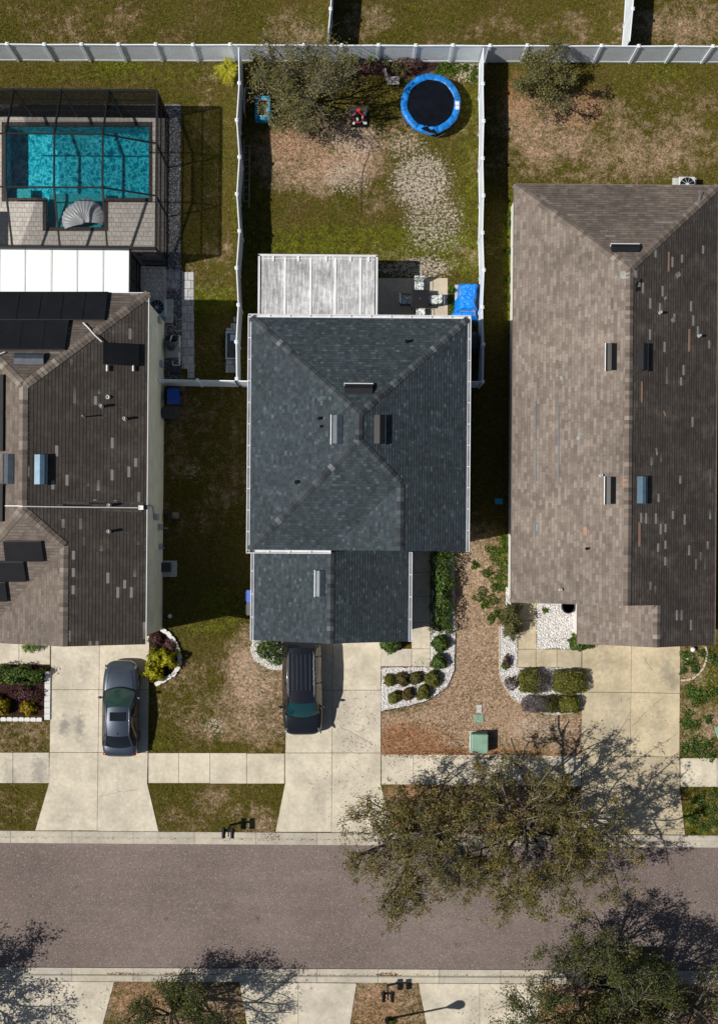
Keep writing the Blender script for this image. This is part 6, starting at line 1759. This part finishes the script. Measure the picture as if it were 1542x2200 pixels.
mb = MB(); mb.bar((b.x - .12, b.y - .15, .36), (b.x - .34, b.y + .42, .72), .16, .03); mb.build('back_board', M['wood_grey'], t)
for x, y in ((-.1, -.22), (.42, -.22), (-.1, .12), (.42, .12)):
    mb = MB(); mb.box((b.x + x, b.y + y, 0), (.06, .06, .34)); mb.build('leg', M['wood'], t)

# garden hose trailing over the lawn
mb = MB(); mb.tube([P(x, y) + Vector((0, 0, .035)) for x, y in ((793, 322), (790, 338), (783, 352), (778, 372), (777, 392), (775, 420), (776, 450))], .014, 5)
lone('garden_hose', mb, M['bin_grey'], 'thin dark hose lying over the bare ground of the back yard', 'hose', loc=P(785, 380))

# dining set on the patio
b = P(900, 648); t = thing('patio_table', 'square black patio table with a hole in its centre', 'table', b)
mb = MB(); mb.box((b.x, b.y, .70), (.88, .92, .03)); mb.build('tabletop', M['vent_black'], t, bevel=.015)
mb = MB(); mb.lathe([(.045, .731), (.05, .735), (.025, .737)], b, 14); mb.build('parasol_socket', M['vent'], t)
for x in (-.38, .38):
    for y in (-.40, .40):
        mb = MB(); mb.box((b.x + x, b.y + y, 0.03), (.045, .045, .67)); mb.build('leg', M['black'], t)
def chair(label, px, py, rz):
    b = P(px, py); t = thing('patio_chair', label, 'chair', b, 0, 'chairs around the black patio table'); m = Matrix.Translation(b) @ Matrix.Rotation(rz, 4, 'Z')
    mb = MB(); mb.M = m
    mb.box((0, -.02, .36), (.56, .54, .03))
    for x in (-.26, .26): mb.tube([(x, .24, .03), (x, .24, .62), (x, -.26, .64), (x, -.27, .03)], .016, 6)
    mb.tube([(-.24, -.26, .38), (-.24, -.36, .90), (.24, -.36, .90), (.24, -.26, .38)], .016, 6)
    mb.build('frame', M['black'], t)
    mb = MB(); mb.M = m; mb.box((0, .02, .39), (.50, .50, .10)); mb.build('seat_cushion', M['cushion'], t, bevel=.045)
    mb = MB(); mb.M = m @ Matrix.Translation((0, -.27, .46)) @ Matrix.Rotation(.22, 4, 'X'); mb.box((0, 0, 0), (.52, .10, .50)); mb.build('back_cushion', M['cushion'], t, bevel=.045)
chair('patio chair with floral cushions on the side of the table nearest the lawn', 899, 618, math.pi)
chair('patio chair with floral cushions in the shade left of the black table', 871, 648, -math.pi / 2)
chair('patio chair with floral cushions between the black table and blue tarp', 930, 648, math.pi / 2)
chair('patio chair with floral cushions partly hidden by the slate roof gutter', 902, 678, 0)

# tarp covered furniture
b = P(1001, 652); t = thing('tarp_cover', 'bright blue tarp draped over furniture on a slab by the fence', 'tarp', b)
from mathutils import noise as mnoise
nx_, ny_ = 44, 76; rows = []
for j in range(ny_ + 1):
    v = j / ny_; y = b.y - 1.00 + 2.0 * v; row = []
    for i in range(nx_ + 1):
        u = i / nx_
        wl = -.66 + .20 * min(1, max(0, (v - .35) / .4)) - (.14 if v < .26 else 0) * math.sin(min(1, v / .26) * math.pi); wr_ = .56 + .05 * math.sin(v * 9)
        x = b.x + wl + (wr_ - wl) * u
        edge = min(1, min(u, 1 - u) * 5.0) * min(1, min(v, 1 - v) * 9)
        hgt = .92 * (edge ** .55) * (1 - .16 * math.exp(-((v - .25) / .035) ** 2)) * (0.9 + .1 * math.cos((u - .55) * 3)) - (.20 if v < .24 else 0) * edge
        q_ = Vector((u * 2.4, v * 4.2, 3.1)); cr = .10 * (0.25 - abs(mnoise.noise(q_ * 1.3))) + .05 * (0.2 - abs(mnoise.noise(q_ * 2.9))) + .022 * mnoise.noise(q_ * 6.5)
        row.append((x + .03 * math.sin(v * 21 + u), y + .02 * math.sin(u * 18), max(.035, hgt + cr * edge)))
    rows.append(row)
mb = MB(); mb.grid(rows); mb.build('tarp', M['tarp'], t, smooth=False)
mb = MB(); mb.box((b.x, b.y, .035), (.8, 1.5, .6)); mb.build('covered_bench', M['wood_grey'], t)
b = P(1014, 742); t = thing('barbecue', 'dark covered barbecue between the slate roof and the right fence', 'barbecue', b)
roundbox('cart', 'bin_grey', (b.x - .05, b.y, .0), (.62, 1.05, .80), t, .03); mb = MB(); mb.M = Matrix.Translation((b.x - .05, b.y + .04, .80))
mb.grid([[(x, y, z) for y in (-.42, -.1, .2, .44)] for x, z in ((-.30, 0), (-.26, .22), (0, .32), (.26, .22), (.30, 0))]); mb.build('hood', M['bin_grey'], t, smooth=True, solid=.02)
mb = MB(); mb.tube([(b.x + .27, b.y - .25, .90), (b.x + .33, b.y - .25, .90), (b.x + .33, b.y + .30, .90), (b.x + .27, b.y + .30, .90)], .015, 6); mb.build('handle', M['rim'], t)

# shell shaped pool float
b = P(185, 452) + Vector((0, 0, -.06)); t = thing('pool_float', 'silver white shell shaped pool float at the shallow end', 'pool float', b)
def shell(name, hx, hy, rad, rot, z0, rise, tilt):
    m = Matrix.Translation((b.x + hx, b.y + hy, z0)) @ Matrix.Rotation(rot, 4, 'Z') @ Matrix.Rotation(tilt, 4, 'Y')
    mb = MB(); mb.M = m; rows = []; n = 60
    for i in range(11):
        q = i / 10; row = []
        for k in range(n + 1):
            a = -1.25 + 2.5 * k / n
            rb = .014 * math.cos(k * math.pi / 2.5) * min(1, q * 1.5)
            r_ = rad * (1 - .20 * abs(a / 1.25) ** 2.5) * (1 + .015 * math.cos(k * math.pi / 2.5) * (q > .9)) * q
            row.append((r_ * math.sin(a), r_ * math.cos(a), .06 + rb + rise * math.sin(math.pi * min(1, q * .93)) + .04 * math.cos(a)))
        rows.append(row)
    rows.append([(p[0] * .985, p[1] * .985, -.03) for p in rows[-1]])
    mb.grid(rows); return mb.build(name, M['clear_float'], t, smooth=True)
shell('lower_shell', -.16, -.74, 1.16, .60, .03, .12, -.03); shell('upper_shell', -.04, -.66, 1.20, -.40, .10, .22, .22)
mb = MB(); mb.tube([(b.x - .10, b.y + .52, .20), (b.x - .06, b.y + .2, .30), (b.x - .06, b.y - .25, .28), (b.x - .12, b.y - .70, .16)], [.05, .10, .13, .10], 12); mb.build('hinge_tube', M['clear_float'], t, smooth=True)

# pots, ladder drum, yard odds
b = P(1217, 1302); t = thing('plant_pot', 'large round black pot on white gravel beside the white garage wall', 'pot', b)
mb = MB(); mb.lathe([(.20, .02), (.34, .25), (.38, .50), (.36, .56), (.32, .56), (.31, .45)], b, 20); mb.build('pot', M['vent_black'], t, smooth=True); mb = MB(); mb.lathe([(.31, .40), (.31, .45)], b, 16); mb.build('soil', M['soil'], t)
b = P(380, 1108); t = thing('hose_reel', 'yellow and black hose reel with a loose hose on the shaded grass', 'hose reel', b)
roundbox('box', 'bin_grey', (b.x - .1, b.y, 0), (.6, .42, .4), t, .03); mb = MB(); mb.M = Matrix.Translation((b.x, b.y, .46)) @ Matrix.Rotation(math.pi / 2, 4, 'Y'); mb.lathe([(.15, -.16), (.17, -.1), (.17, .1), (.15, .16)], (0, 0, 0), 16); mb.build('drum', M['wood'], t)
mb = MB(); mb.tube([(b.x + .05, b.y - .2, .05), (b.x + .28, b.y - .6, .03), (b.x + .22, b.y - 1.0, .03), (b.x - .1, b.y - 1.2, .03), (b.x - .45, b.y - 1.25, .03)], .016, 5); mb.build('hose', M['wood'], t)
b = P(363, 1222); t = thing('pump_box', 'dark box on a pale slab at the foot of the cream wall', 'utility box', b)
roundbox('slab', 'grey_lid', (b.x + .0, b.y, 0), (.85, .85, .06), t, .01); roundbox('cover', 'bin_grey', (b.x - .12, b.y + .08, .06), (.5, .5, .4), t, .04)
lone('sprinkler_cap', MB().lathe([(.11, 0), (.11, .05), (.06, .07)], P(365, 1324), 14), M['pvc'], 'white round cap in the grass below the dark box', 'cap', loc=P(365, 1324))
lone('globe_light', MB().ball((*P(1485, 1395).xy, .25), (.13, .13, .13), 14, 8).tube([P(1485, 1395), P(1485, 1395) + Vector((0, 0, .15))], .04, 8), M['pvc'], 'white globe garden light below the right roof corner', 'garden light', loc=P(1485, 1395))
lone('white_stone', MB().ball((*P(1476, 1416).xy, .05), (.08, .06, .07), 8, 5), M['pvc'], 'small white stone among the weeds near the globe light', 'stone', loc=P(1476, 1416))

# edging
def blocks(label, group, pts, mat, size, name='edging_block', mode='round'):
    proto = None
    for (x, y, a) in pts:
        if proto is None:
            mb = MB(); w, d, h = size
            if mode == 'round':
                prof = [(-w / 2, -d / 2 * .6), (-w / 2 * .8, -d / 2), (w / 2 * .8, -d / 2), (w / 2, -d / 2 * .6), (w / 2, d / 2 * .5), (w / 2 * .7, d / 2), (-w / 2 * .7, d / 2), (-w / 2, d / 2 * .5)]
                mb.prism(prof, 0, h, .6)
            else: mb.box((0, 0, 0), size)
            proto = mb.build(name, M[mat], bevel=.015); o = proto
        else:
            o = proto.copy(); COL.objects.link(o)
        o.location = P(x, y); o.rotation_euler = (random.uniform(-.03, .03), random.uniform(-.03, .03), a)
        tag(o, label, 'edging block', group)
def along(pts, n):
    out = []; seg = [math.hypot(b[0] - a[0], b[1] - a[1]) for a, b in zip(pts[:-1], pts[1:])]; T = sum(seg)
    for k in range(n):
        d = T * (k + .5) / n; i = 0
        while d > seg[i]: d -= seg[i]; i += 1
        a, c = pts[i], pts[i + 1]; f = d / seg[i]
        out.append((a[0] + (c[0] - a[0]) * f, a[1] + (c[1] - a[1]) * f, -math.atan2(c[1] - a[1], c[0] - a[0])))
    return out
blocks('white scalloped edging block around the mulch bed with yellow green bushes', 'edging blocks of the curved bed',
       along([(347, 1351), (362, 1361), (375, 1377), (382, 1394), (386, 1412), (385, 1432), (374, 1448), (354, 1461), (334, 1471)], 12), 'block', (.33, .23, .16))
blocks('white scalloped edging block along the lower side of the left mulch bed', 'lower edging blocks of the left bed', [(-29 + 12.7 * k, 1544.5 + k * .12, random.uniform(-.05, .05)) for k in range(10)], 'block', (.295, .22, .15))
blocks('square white edging block between the left mulch bed and the driveway', 'square edging blocks by the driveway', [(103.5 - k * .12, 1449 + 13.0 * k, math.pi / 2) for k in range(8)], 'block', (.31, .30, .12), mode='box')
blocks('narrow tan edging stone in the arc on the right hand weedy lawn', 'tan edging arc', along([(1514, 1388), (1518, 1402), (1516, 1418), (1511, 1434), (1502, 1446), (1490, 1456), (1476, 1461), (1461, 1462)], 9), 'block_tan', (.26, .10, .08), mode='box')
EDG = [(1072, 1346), (1072.5, 1400), (1073, 1450), (1086, 1483), (1108, 1507), (1150, 1528), (1192, 1536), (1232, 1531)]
mb = MB(); mb.tube([P(*q) + Vector((0, 0, .03)) for q in EDG], .035, 6)
lone('bed_edging', mb, M['block_tan'], 'thin pale curved edging strip around the right gravel bed', 'edging', loc=P(1100, 1440))
mb = MB(); mb.tube([P(*q) + Vector((0, 0, .03)) for q in ((978, 1360), (977, 1440), (962, 1476), (924, 1504), (874, 1519), (820, 1529))], .02, 5)
lone('bed_edging', mb, M['vent'], 'thin dark curved edging around the gravel bed of olive shrubs', 'edging', loc=P(940, 1490))
